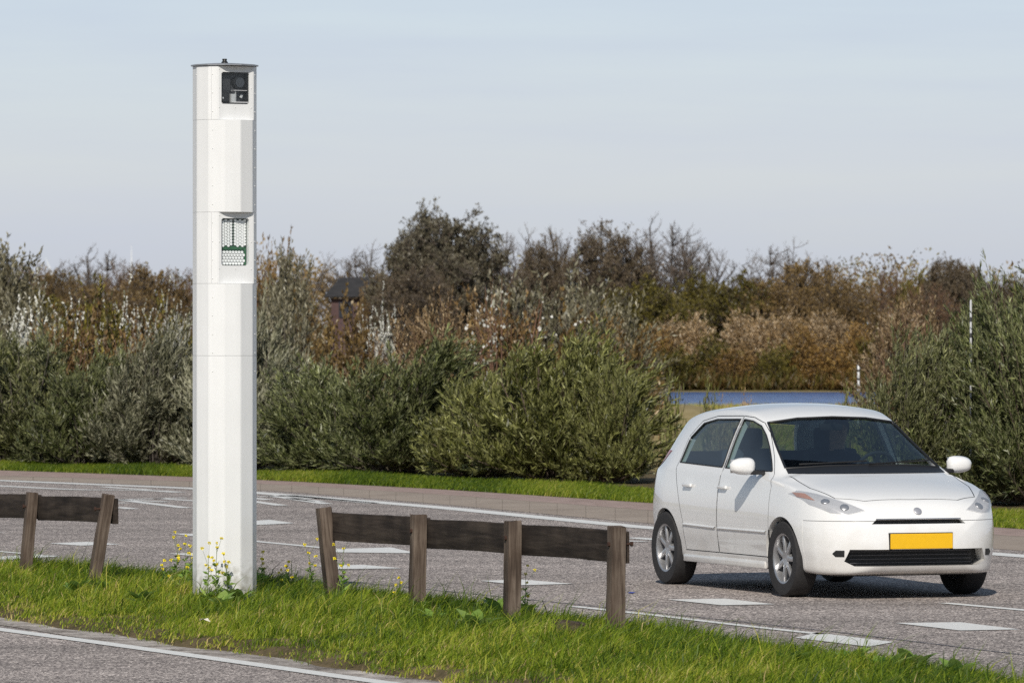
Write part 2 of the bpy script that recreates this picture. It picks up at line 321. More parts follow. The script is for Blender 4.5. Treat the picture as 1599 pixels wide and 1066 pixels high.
L = dict(
    A=leafmat('willow_leaf', [(0, (.021, .027, .006)), (.5, (.060, .070, .014)), (1, (.34, .345, .15))], (.20, .203, .10)),
    B=leafmat('silver_willow_leaf', [(0, (.034, .038, .014)), (.5, (.10, .104, .046)), (1, (.50, .49, .35))], (.34, .33, .22)),
    C=leafmat('dark_willow_leaf', [(0, (.014, .021, .005)), (.5, (.046, .061, .010)), (1, (.31, .335, .13))], (.175, .187, .085)),
    D=leafmat('fresh_willow_leaf', [(0, (.025, .028, .005)), (.5, (.084, .092, .013)), (1, (.40, .405, .14))], (.20, .203, .075)),
    white=leafmat('white_poplar_leaf', [(0, (.12, .12, .06)), (.4, (.38, .38, .30)), (1, (.78, .77, .72))], (.70, .69, .64)),
    brown=leafmat('brown_leaf', [(0, (.075, .048, .019)), (.5, (.175, .113, .042)), (1, (.29, .20, .074))], None),
    olive=leafmat('olive_leaf', [(0, (.045, .040, .010)), (.5, (.13, .110, .022)), (1, (.27, .22, .04))], None),
    rust=leafmat('rust_leaf', [(0, (.13, .072, .022)), (.5, (.31, .18, .052)), (1, (.50, .33, .105))], None),
    tan=leafmat('tan_plume', [(0, (.20, .125, .050)), (.5, (.45, .31, .16)), (1, (.74, .61, .44))], None),
    tan2=leafmat('dull_tan_leaf', [(0, (.085, .056, .026)), (.5, (.23, .155, .078)), (1, (.43, .33, .20))], None),
    rust2=leafmat('orange_brown_leaf', [(0, (.085, .050, .020)), (.5, (.20, .122, .048)), (1, (.34, .23, .092))], None),
    sage=leafmat('grey_sage_leaf', [(0, (.075, .066, .034)), (.5, (.20, .18, .11)), (1, (.42, .39, .28))], None),
    sage2=leafmat('grey_brown_leaf', [(0, (.058, .050, .032)), (.5, (.120, .105, .068)), (1, (.22, .195, .135))], None),
    dusk=leafmat('dull_brown_leaf', [(0, (.060, .046, .028)), (.5, (.130, .098, .058)), (1, (.22, .17, .11))], None),
    grass=leafmat('grass_blade', [(0, (.030, .064, .006)), (.3, (.125, .195, .013)), (.62, (.30, .355, .030)), (.84, (.47, .43, .08)), (1, (.58, .44, .20))], None, .42, .45, .25),
    weed=leafmat('weed_leaf', [(0, (.06, .13, .02)), (.5, (.24, .37, .07)), (1, (.46, .55, .16))], None, .35),
)

# ------------------------------------------------------------------ roads, verge, kerb
TDIR = np.array([.3665, -.9304]); NDIR = np.array([.9304, .3665])   # along / across the road
def xyz(tau, nn, z): return np.array([tau*TDIR[0]+nn*NDIR[0], tau*TDIR[1]+nn*NDIR[1], z])
def tn(p): return np.array([p[0]*TDIR[0]+p[1]*TDIR[1], p[0]*NDIR[0]+p[1]*NDIR[1]])
def polyline(pts, z=0, x0=-500, x1=1900, step=20):
    pts = np.array(pts, float); xs = np.arange(x0, x1+1, step)
    ys = np.interp(xs, pts[:, 0], pts[:, 1])
    a = (pts[1, 1]-pts[0, 1])/(pts[1, 0]-pts[0, 0]); lo = xs < pts[0, 0]; ys[lo] = pts[0, 1]+a*.93*(xs[lo]-pts[0, 0])
    a = (pts[-1, 1]-pts[-2, 1])/(pts[-1, 0]-pts[-2, 0]); hi = xs > pts[-1, 0]; ys[hi] = pts[-1, 1]+a*(xs[hi]-pts[-1, 0])
    k = np.ones(5)/5; ys2 = np.convolve(np.pad(ys, 2, mode='edge'), k, 'valid'); ys2[:3] = ys[:3]; ys2[-3:] = ys[-3:]
    return np.array([gp(x, y, z) for x, y in zip(xs, ys2)])
def strip(name, a, b, mat, kind='structure'):
    n = len(a); V = np.vstack([a, b]); q = [(i, i+1, n+i+1, n+i) for i in range(n-1)]
    me = npmesh(name, V, q, mats=[mat]); o = link(name, me); tag(o, kind=kind); return o

# terrain: one sheet to the horizon (lower beyond the shrubs, lake basin, far bank)
def terr(x, y):
    nn = x*NDIR[0]+y*NDIR[1]
    z = np.interp(y, [-200, 60, 86, 92, 110, 228, 236, 242, 296, 300, 304, 420, 9000, 20000], [-.05, -.05, -.05, .05, .05, -.80, -1.0, -2, -2, -1.02, -.85, -.8, -.8, -.8])
    w = np.clip((nn-8-y*.0)/6, 0, 1)
    return z
ys = np.concatenate([np.arange(-60, 80, 10), np.arange(80, 120, 2), np.arange(120, 224, 8), np.arange(224, 310, 2), np.geomspace(312, 20000, 24)])
xs = np.concatenate([-np.geomspace(4000, 60, 12), np.arange(-50, 51, 2.0), np.geomspace(60, 4000, 12)])
XX, YY = np.meshgrid(xs, ys); ZZ = terr(XX, YY)
rng = np.random.default_rng(3)
ZZ += np.where((YY > 92) & (YY < 236), rng.normal(0, .03, ZZ.shape), 0)
nx = len(xs); idx = np.arange(len(xs)*len(ys)).reshape(len(ys), nx)
Q = np.stack([idx[:-1, :-1], idx[:-1, 1:], idx[1:, 1:], idx[1:, :-1]], -1).reshape(-1, 4)
tag(link('ground', npmesh('ground', np.stack([XX, YY, ZZ], -1), Q, mats=[M['meadow']], smooth=True)), kind='structure')
tag(link('lake', npmesh('lake', [(-160, 230, -1.0), (200, 230, -1.0), (200, 303, -1.0), (-160, 303, -1.0)], [(0, 1, 2, 3)], mats=[M['water']])), kind='structure')

KB = polyline([(0, 748.5), (150, 754), (300, 760), (450, 767.5), (700, 788), (1000, 816), (1300, 838), (1599, 860)])
KT = polyline([(0, 743), (150, 747.5), (300, 752), (450, 757.5), (700, 773), (1000, 796), (1300, 818), (1599, 838.5)], .025)
PT = polyline([(0, 734), (150, 739), (300, 744.5), (450, 751), (700, 764.4), (1000, 784), (1300, 805), (1599, 826)], .03)
GT = polyline([(0, 723), (150, 728), (300, 734), (450, 741), (700, 750), (1000, 768), (1300, 787), (1599, 804)], .035)
# road sheet: everything from the near side to the kerb
n = len(KB); near = np.array([xyz(tn(p)[0]*1.0, 2.0, 0) for p in KB]); lo = KB.copy(); lo[:, 2] = 0
lo[:, :2] += NDIR*.10
near2 = np.vstack([xyz(-140, -6, 0), near, xyz(20, -6, 0)]); far2 = np.vstack([lo[0]+np.array([-40, 40, 0]), lo, lo[-1]+np.array([14, -38, 0])])
strip('road', near2, far2, M['asphalt'])
# kerb blocks with joints
segl = np.concatenate([[0], np.cumsum(np.linalg.norm(np.diff(KB[:, :2], axis=0), axis=1))])
def along(P, s): return np.array([np.interp(s, segl, P[:, k]) for k in range(3)])
kp = [KB+[0, 0, .003], KB*.94+KT*.06+[0, 0, .009], KB*.25+KT*.75+[0, 0, .010], KT+[0, 0, .004]]; nk = len(KB); Vk = np.vstack(kp)
Qk = [(j*nk+i, j*nk+i+1, (j+1)*nk+i+1, (j+1)*nk+i) for j in range(3) for i in range(nk-1)]
tag(link('kerb', npmesh('kerb', Vk, Qk, mats=[M['kerb']])), kind='structure')
Vj, Qj = [], []
for s0 in np.arange(.4, segl[-1]-1, 1.0):
    b = len(Vj)
    for t_, dz in ((0, .006), (.06, .012), (.75, .013), (1, .007)):
        for ds in (0, .013):
            Vj.append(along(KB, s0+ds)*(1-t_)+along(KT, s0+ds)*t_+[0, 0, dz])
    Qj += [(b+2*k, b+2*k+1, b+2*k+3, b+2*k+2) for k in range(3)]
tag(link('kerb_joints', npmesh('kerb_joints', Vj, Qj, mats=[M['joint']])), kind='structure')
strip('kerb_bed', KT+[0, 0, -.01], KT+(PT-KT)*.05+[0, 0, .004], M['joint'])
strip('brick_paving', KT+[0, 0, .001], PT, M['brick'])
GB = GT+np.array([0, 14, 0]); GB[:, 2] = .0
strip('grass_strip', PT+[0, 0, -.006], GT, M['verge']); strip('shrub_bed', GT, GB, M['verge'])

# central verge
FE = polyline([(0, 900), (100, 903), (200, 908), (400, 920), (520, 933), (700, 953), (900, 984), (1150, 1016), (1300, 1041), (1500, 1066), (1599, 1086)], 0, -900, 1900, 25)
NE = polyline([(0, 967), (95, 980), (189, 996), (284, 1009), (394, 1024), (460, 1034), (600, 1054), (700, 1071)], 0, -900, 1200, 25)
fT = np.array([tn(p) for p in FE]); nT = np.array([tn(p) for p in NE])
def edge(T, tau): return np.interp(tau, T[np.argsort(T[:, 0]), 0], T[np.argsort(T[:, 0]), 1])
rngv = np.random.default_rng(11)
vt = np.arange(-66, -16, .25); vu = np.linspace(0, 1, 22)
n0 = edge(nT, vt)+.05*np.sin(vt*2.3)+.03*np.sin(vt*5.1+1); n1 = edge(fT, vt)+.04*np.sin(vt*1.9+2)
def vergez(u): return .015+.105*np.clip(np.sin(np.pi*np.clip(u, 0, 1)), 0, 1)**.55
def vpt(tau, u, dz=0):
    a, b = np.interp(tau, vt, n0), np.interp(tau, vt, n1); nn = a+(b-a)*u
    return np.stack([tau*TDIR[0]+nn*NDIR[0], tau*TDIR[1]+nn*NDIR[1], vergez(u)+dz], -1)
TT, UU = np.meshgrid(vt, vu, indexing='ij'); VP = vpt(TT.ravel(), UU.ravel())
VP[:, 2] += rngv.normal(0, .006, len(VP)); idx = np.arange(len(VP)).reshape(len(vt), len(vu))
VP[idx[:, 0], 2] = -.01; VP[idx[:, -1], 2] = -.01
Q = np.stack([idx[:-1, :-1], idx[1:, :-1], idx[1:, 1:], idx[:-1, 1:]], -1).reshape(-1, 4)
tag(link('verge', npmesh('verge', VP, Q, mats=[M['verge']], smooth=True)), kind='structure')
gr0 = np.array([xyz(t, n_-.27, .004) for t, n_ in zip(vt, edge(nT, vt))]); gr1 = np.array([xyz(t, n_+.12, .004) for t, n_ in zip(vt, edge(nT, vt))])
strip('gravel_edge', gr0, gr1, M['grit'])

def vgz(p):                                  # verge height at a world point
    t_, n_ = tn(p); a, b = np.interp(t_, vt, n0), np.interp(t_, vt, n1)
    return float(vergez((n_-a)/(b-a)))

# road markings (sheets 4 mm above the asphalt, measured outlines)
def mark(name, quads, mat='paint', z=.005):
    V, Q = [], []
    for q in quads:
        P = [gp(x, y) for x, y in q]; b = len(V)
        V += [(p[0], p[1], z) for p in P]
        Q.append(tuple(range(b, b+4)))
    me = npmesh(name, V, Q, mats=[M[mat]]); o = link(name, me); tag(o, kind='structure'); return o
def ribbon(pts, w):
    P = polyline(pts, 0, int(pts[0][0]), int(pts[-1][0]), 15 if abs(pts[-1][0]-pts[0][0]) > 60 else 5)
    d = np.gradient(P[:, :2], axis=0); d /= np.linalg.norm(d, axis=1)[:, None]; nrm = np.stack([-d[:, 1], d[:, 0]], -1)
    a, b = P.copy(), P.copy(); a[:, :2] += nrm*w/2; b[:, :2] -= nrm*w/2; a[:, 2] = b[:, 2] = .005; return a, b
def line(name, pts, w, mat='paint'):
    a, b = ribbon(pts, w); return strip(name, a, b, M[mat])
line('edge_line', [(-300, 738), (0, 750.2), (150, 756.5), (310, 763), (400, 769.5), (550, 781), (700, 793.5), (850, 808.5), (1000, 823), (1300, 845.5), (1599, 868.5), (1850, 888)], .34)
line('edge_line', [(-300, 938), (0, 983), (115, 998), (310, 1025), (620, 1069), (900, 1109)], .155)
line('edge_line', [(895, 946.8), (1030, 961.5), (1160, 977), (1290, 991)], .10)
mark('block_marking', [[(1242, 996), (1275, 988), (1396, 1002.7), (1356, 1010)]])
mark('block_marking', [[(-60, 872), (58, 866.2), (95, 868.6), (8, 874.4)]])
line('edge_line', [(-300, 838), (0, 861), (60, 866.5)], .10)
for q in ([(494, 883.4), (567, 882), (629, 887.5), (526, 888.7)], [(749.5, 907), (814.6, 905), (895, 911.7), (814.6, 913.9)],
          [(1042, 936.3), (1131.7, 934.8), (1210, 943.7), (1127, 945.2)], [(1398, 973), (1499, 971.7), (1593, 983), (1499, 984.6)],
          [(76.5, 848.6), (135.7, 846), (189, 850), (126, 852)], [(-110, 836), (-50, 833.6), (10, 831.8), (-60, 829.6)][::-1],
          [(262, 864.6), (310, 863.3), (372, 868.5), (318, 869.8)]):
    mark('diamond_marking', [q])
mark('lane_line', [[(350, 817), (421, 811.6), (460, 817), (397, 820)]])
mark('lane_line', [[(268, 833), (330, 834), (330, 838), (297, 837)]])
line('lane_line', [(330, 838), (398, 845.3), (460, 851), (530, 858)], .12)
mark('lane_line', [[(500, 858), (611, 854.8), (652, 864), (525, 862.5)]])
line('lane_line', [(1475, 941.5), (1540, 947.5), (1620, 954.5), (1750, 966)], .12)
line('lane_line', [(960, 844.5), (1010, 845.5)], .16); line('lane_line', [(985, 839.5), (1030, 843)], .2)
# hatched gore on the far lane
line('hatch_marking', [(-200, 750), (0, 758.6), (60, 762), (125, 765), (230, 765.2), (292, 769.6)], .22)
line('hatch_marking', [(161, 760.2), (194, 762.5), (240, 765.2)], .18)
for a_, b_ in (((186, 780.2), (300, 777)), ((186, 780.2), (273, 784.2)), ((186, 780.2), (292, 793.2)), ((246, 778.3), (330, 783.6)), ((184, 792), (213, 795.2)),
               ((184, 785), (198, 786)), ((398, 775.8), (470, 773.8)), ((390, 777.5), (424, 780.8)), ((385, 781.5), (444, 789.8)), ((425, 775), (500, 783)),
               ((450, 773.6), (592, 786.4)), ((450, 778), (519, 788)), ((430, 773.5), (495, 779))):
    line('hatch_marking', [a_, b_], .17)
line('tar_seam', [(450, 900), (530, 907.5), (638, 917), (980, 952), (1300, 986), (1592, 1022), (1750, 1040)], .022, 'tar')
line('tar_seam', [(990, 891), (1600, 905), (1750, 910)], .018, 'tar')
mark('chalk_mark', [[(980, 926), (984, 924.5), (993, 924.8), (988, 926.5)]], 'blue')

# ------------------------------------------------------------------ plant generators
def unit(v): return v/np.maximum(np.linalg.norm(v, axis=-1, keepdims=True), 1e-9)
def bez(P0, P1, P2, K):
    t = np.linspace(0, 1, K)[None, :, None]; return (1-t)**2*P0[:, None]+2*t*(1-t)*P1[:, None]+t*t*P2[:, None]
def samp(P, i, t):
    K = P.shape[1]; f = np.clip(t*(K-1), 0, K-1.001); k = f.astype(int); w = (f-k)[:, None]
    a, b = P[i, k], P[i, k+1]; return a*(1-w)+b*w, unit(b-a)
def tubes(P, r0, r1, sides=4):
    N, K, _ = P.shape; T = unit(np.gradient(P, axis=1)); ref = np.where(np.abs(T[..., 2:]) > .9, [[[1., 0, 0]]], [[[0, 0, 1.]]])
    A = unit(np.cross(T, ref)); B = np.cross(T, A); rr = (r0[:, None]*(1-np.linspace(0, 1, K))+r1[:, None]*np.linspace(0, 1, K))[..., None, None]
    an = np.arange(sides)*2*np.pi/sides; ring = A[:, :, None]*np.cos(an)[:, None]+B[:, :, None]*np.sin(an)[:, None]
    V = P[:, :, None]+ring*rr; idx = np.arange(N*K*sides).reshape(N, K, sides); nx_ = np.roll(idx, -1, axis=2)
    Q = np.stack([idx[:, :-1], nx_[:, :-1], nx_[:, 1:], idx[:, 1:]], -1).reshape(-1, 4); return V.reshape(-1, 3), Q
def ribbons(P, w, rg):
    N, K, _ = P.shape; T = unit(np.gradient(P, axis=1)); s = unit(np.cross(T, rg.normal(size=(N, 1, 3))))
    taper = np.linspace(1, .35, K)[None, :, None]; A, B = P+s*w/2*taper, P-s*w/2*taper
    V = np.stack([A, B], 2).reshape(-1, 3); idx = np.arange(N*K*2).reshape(N, K, 2)
    Q = np.stack([idx[:, :-1, 0], idx[:, 1:, 0], idx[:, 1:, 1], idx[:, :-1, 1]], -1).reshape(-1, 4); return V, Q
def leaves(pos, d, ln, wd, tint, rg, fold=.0, nrm=None):
    N = len(pos); d = unit(d); s = unit(np.cross(d, rg.normal(size=(N, 3)) if nrm is None else nrm)); nn = np.cross(s, d)
    ln, wd = np.broadcast_to(ln, N)[:, None], np.broadcast_to(wd, N)[:, None]
    a = pos; b = pos+d*ln*.45+s*wd/2+nn*wd*fold; c = pos+d*ln-nn*ln*.08; e_ = pos+d*ln*.45-s*wd/2+nn*wd*fold
    V = np.stack([a, b, c, e_], 1).reshape(-1, 3); Q = np.arange(4*N).reshape(N, 4); return V, Q, np.repeat(tint, 4)
def merge(parts):
    V, Q, o = [], [], 0
    for v, q in parts: V.append(v); Q.append(q+o); o += len(v)
    return np.vstack(V), np.vstack(Q)

def willow(seed, W, D, H, leaf, stemmat, nst=110, ntw=13, nlf=24, ll=.115, lw=.021, lean=.12, top=.0, lo=.03):
    """bushy shrub of many rising stems with narrow leaves -> (leaf mesh, stem mesh)"""
    rg = np.random.default_rng(seed)
    az = rg.uniform(0, 2*np.pi, nst); r = np.sqrt(rg.uniform(0, 1, nst))
    env = np.sqrt(np.clip(1-r**2.2, 0, 1))*rg.uniform(.78, 1.08, nst)
    sk = rg.uniform(size=nst) < .34; r = np.where(sk, rg.uniform(.62, 1.02, nst), r); env = np.where(sk, rg.uniform(.06, .55, nst)*np.sqrt(np.clip(1.25-r**2, 0, 1)), env)
    lump = 1+.14*np.sin(3*az+seed)+.1*np.sin(5*az+2*seed)+rg.normal(0, .06, nst)
    P0 = np.stack([.35*r*np.cos(az)*W/2, .35*r*np.sin(az)*D/2, np.zeros(nst)], -1)
    P2 = np.stack([r*np.cos(az)*W/2*lump+lean*H*env, r*np.sin(az)*D/2*lump, H*np.maximum(env, .05)], -1)
    P1 = P0*.5+P2*.5+np.stack([.12*np.cos(az)*W/2*r, .12*np.sin(az)*D/2*r, .18*H*np.ones(nst)*(r > .4)*(env > .3)], -1)
    S = bez(P0, P1, P2, 7); r0 = rg.uniform(.010, .020, nst)
    sv, sq = tubes(S, r0, r0*.25, 3)
    i = np.repeat(np.arange(nst), ntw); t = rg.uniform(.12, 1, len(i))
    p, tg = samp(S, i, t)
    d = unit(tg*1.0+rg.normal(0, .5, (len(i), 3))+[lean*1.2, 0, .35]); tl = rg.uniform(.18, .58, len(i))*(.7+.3*H/2)
    Tw = bez(p, p+d*tl[:, None]*.5, p+d*tl[:, None]+np.stack([tl*lean*.6, 0*tl, tl*.12], -1), 4)
    tv, tq = ribbons(Tw, .006, rg)
    j = np.repeat(np.arange(len(i)), nlf); u = rg.uniform(.05, 1.02, len(j)); lp, lt = samp(Tw, j, np.clip(u, 0, 1))
    ld = unit(lt+rg.normal(0, .36, (len(j), 3))+[lean*.7, 0, .12]); ln = ll*rg.uniform(.55, 1.2, len(j))
    tint = np.clip(rg.normal(.42, .24, len(j))+.22*rg.normal(size=len(i))[j], 0, 1)
    keep = lp[:, 2] > lo; lp, ld, ln, tint = lp[keep], ld[keep], ln[keep], tint[keep]
    v, q, tt = leaves(lp, ld, ln, lw*ln/ll, tint, rg, .15)
    lm = npmesh('foliage', v, q, mats=[leaf], tint=tt)
    V, Q = merge([(sv, sq), (tv, tq)]); return lm, npmesh('stems', V, Q, mats=[stemmat])

def kids(P, per, t0, t1, ln, ang, up, rg, K=4, wob=.12):
    N = len(P); i = np.repeat(np.arange(N), per); t = rg.uniform(t0, t1, len(i)); p, tg = samp(P, i, t)
    plen = np.linalg.norm(P[:, -1]-P[:, 0], axis=1)[i]
    perp = unit(np.cross(tg, rg.normal(size=tg.shape))); a = R_(ang)*rg.uniform(.6, 1.35, len(i))[:, None]
    d = unit(tg*np.cos(a)+perp*np.sin(a)+[0, 0, up]); l = (plen*ln*rg.uniform(.55, 1.15, len(i))*(1.15-.55*t))[:, None]
    mid = p+d*l*.5+rg.normal(0, wob, d.shape)*l*.5; return bez(p, mid, p+d*l+np.array([0, 0, up*.35])*l, K)
def tree(seed, H, bark, twigmat, leaf, stems=1, spread=.25, n1=13, n2=9, n3=8, n4=4, l1=.42, up=.35, ang=42, clear=.18, nleaf=1, ls=.16, lw=.09, tw=.018, t0mu=.45, r0=.02):
    """trunk with limbs, twigs and leaf clumps -> (wood mesh, crown mesh)"""
    rg = np.random.default_rng(seed); az = rg.uniform(0, 2*np.pi, stems)+np.arange(stems)*2*np.pi/stems
    top = np.stack([np.cos(az)*spread*H*.5*(stems > 1), np.sin(az)*spread*H*.5*(stems > 1), H*rg.uniform(.72, .92, stems)], -1)
    P0 = np.stack([np.cos(az)*.06*H*(stems > 1), np.sin(az)*.06*H*(stems > 1), -.1*np.ones(stems)], -1)
    T0 = bez(P0, P0*.6+top*.4+rg.normal(0, .03*H, (stems, 3))*[1, 1, 0], top, 7)
    A = kids(T0, n1, clear, 1, l1, ang, up, rg, 5, .15); B = kids(A, n2, .15, 1, .5, ang, up*.8, rg, 4, .15)
    C_ = kids(B, n3, .1, 1, .55, ang, up*.6, rg, 3); 
    wood = [tubes(T0, np.full(stems, r0*H/np.sqrt(stems)), np.full(stems, r0*.15*H), 6), tubes(A, np.full(len(A), .006*H), np.full(len(A), .0018*H), 4), tubes(B, np.full(len(B), .0026*H), np.full(len(B), .001*H), 3)]
    cr = [ribbons(C_, tw, rg)]; D_ = C_
    if n4: D_ = kids(C_, n4, .15, 1, .6, ang, up*.5, rg, 3); cr.append(ribbons(D_, tw*.75, rg))
    V, Q = merge(cr); nt = len(Q); tint = np.full(len(V), .4)
    if nleaf:
        i = np.repeat(np.arange(len(D_)), int(math.ceil(nleaf))); i = i[rg.uniform(size=len(i)) < nleaf/math.ceil(nleaf)]
        p, tg = samp(D_, i, rg.uniform(.2, 1, len(i))); cl = rg.normal(0, .16, len(A))[(np.arange(len(D_))//max(1, n4 or 1)//n3//n2)[i] % len(A)]
        v, q, tt = leaves(p, unit(tg+rg.normal(0, .7, p.shape)), ls*rg.uniform(.6, 1.2, len(i)), lw, np.clip(rg.normal(t0mu, .18, len(i))+cl, 0, 1), rg, .1)
        V, Q2 = merge([(V, Q), (v, q)]); Q = Q2; tint = np.concatenate([tint, tt])
    mid = np.zeros(len(Q), int); mid[nt:] = 1
    crown = npmesh('crown', V, Q, mats=[twigmat, leaf], tint=tint, midx=mid)
    wv, wq = merge(wood); return npmesh('trunk', wv, wq, mats=[bark]), crown

# ------------------------------------------------------------------ roadside willows
def dims(me):
    co = np.empty(len(me.vertices)*3, np.float32); me.vertices.foreach_get('co', co); co = co.reshape(-1, 3)
    return float(np.percentile(co[:, 0], 98)-np.percentile(co[:, 0], 2)), float(np.percentile(co[:, 2], 99.4))
DM = {}
def shrub(name, label, cat, mesh, px, top, depth, wpx, W0, H0, z0=.06, rz=0, group=None, parts=('foliage', 'stems'), dsc=1.0):
    big = max(mesh, key=lambda m_: len(m_.vertices)); W0, H0 = DM.setdefault(big.name, None) or dims(big); DM[big.name] = (W0, H0)
    s = wpx/FPX*depth/W0; h = (zt(top, depth)-z0)/H0
    o = empty(name, (at(px, depth), depth, z0), rz); o.scale = (s, s*dsc, h)
    for nm, me in zip(parts, mesh): link(nm, me, o)
    tag(o, label, cat, group); return o
WG = 'willow shrubs along the far kerb'
wl_ = {k: willow(sd_, 2.2, 1.9, 2.0, L[k2], M[st], ns, nt_, nl, ll, lw, lean) for k, k2, sd_, st, ns, nt_, nl, ll, lw, lean in (
    ('a', 'A', 21, 'barkg', 105, 15, 34, .120, .0165, .10), ('b', 'B', 22, 'barkg', 105, 15, 34, .115, .016, .14),
    ('c', 'C', 23, 'bark', 110, 15, 34, .120, .0165, .14), ('d', 'D', 24, 'twig', 125, 15, 34, .125, .0175, .10))}
wl_['e'] = willow(27, 3.4, 3.0, 3.1, L['C'], M['twig'], 180, 16, 36, .125, .0170, .14)
wl_['f'] = willow(28, 2.4, 2.0, 2.6, L['A'], M['barkg'], 110, 15, 34, .120, .0165, .10)
for k, px, top, dp, wpx, rz, lab in (
    ('a', -95, 532, 87.5, 230, .4, 'green willow shrub cut by the left edge of the photo'),
    ('a', 22, 532, 86.0, 205, 2.1, 'tall dull green willow shrub leftmost of the row, above the kerb'),
    ('c', 132, 560, 84.6, 150, .8, 'low dark green willow shrub directly left of the silvery one'),
    ('b', 246, 520, 84.0, 170, 0, 'silvery grey willow shrub just left of the white camera column'),
    ('b', 378, 492, 82.5, 175, 1.3, 'tall silvery willow shrub partly hidden behind the white camera column'),
    ('c', 520, 578, 80.5, 165, 2.6, 'dark green willow shrub above the left end of the wooden barrier'),
    ('c', 640, 540, 79.0, 205, 0, 'largest dark green willow shrub leaning over behind the barrier rail'),
    ('d', 756, 592, 77.5, 150, .5, 'low yellow-green willow shrub between the dark and the tall fresh green one'),
    ('d', 880, 538, 76.0, 235, 0, 'tall fresh green willow shrub in the middle of the row'),
    ('d', 950, 584, 75.0, 112, 2.2, 'fresh green willow shrub at the gap just left of the white car'),
    ('f', 1424, 528, 66.0, 150, 0, 'willow shrub beside the lake gap right of the car roof'),
    ('e', 1512, 490, 66.5, 235, .3, 'big dark green willow shrub behind the front of the white car'),
    ('e', 1622, 456, 65.5, 250, 2.4, 'tallest dark green willow shrub at the right edge of the photo')):
    W0, H0 = {'e': (3.4, 2.85), 'f': (2.4, 2.4)}.get(k, (2.2, 1.9))
    shrub('willow_shrub', lab, 'shrub', wl_[k], px, top, dp*1.045, wpx*1.12, W0, H0, .06, rz, WG)

# ------------------------------------------------------------------ second layer: poplars, sallows and brown bushes on the slope
sl = dict(
    wp=willow(31, 1.5, 1.3, 2.4, L['white'], M['barkg'], 46, 11, 24, .050, .030, .05, lo=1.0),
    st=willow(38, 2.0, 1.8, 4.0, L['sage'], M['barkg'], 150, 16, 18, .12, .034, .05),
    wp2=willow(32, 1.6, 1.3, 2.4, L['white'], M['stem'], 34, 4, 4, .055, .045, .06, lo=.6),
    br=willow(33, 1.8, 1.6, 2.2, L['brown'], M['twig'], 70, 10, 16, .085, .045, .04),
    ru=willow(34, 1.6, 1.4, 2.2, L['rust2'], M['stem'], 70, 10, 14, .08, .036, .06),
    ol=willow(35, 1.8, 1.6, 2.2, L['olive'], M['twig'], 75, 10, 16, .085, .045, .05),
    sg=willow(36, 2.2, 1.9, 2.3, L['sage'], M['barkg'], 100, 11, 17, .10, .030, .06),
    tn=willow(37, 2.0, 1.8, 2.2, L['tan2'], M['stem'], 95, 12, 20, .075, .020, .06))
SG = 'bushes on the slope behind the willows'
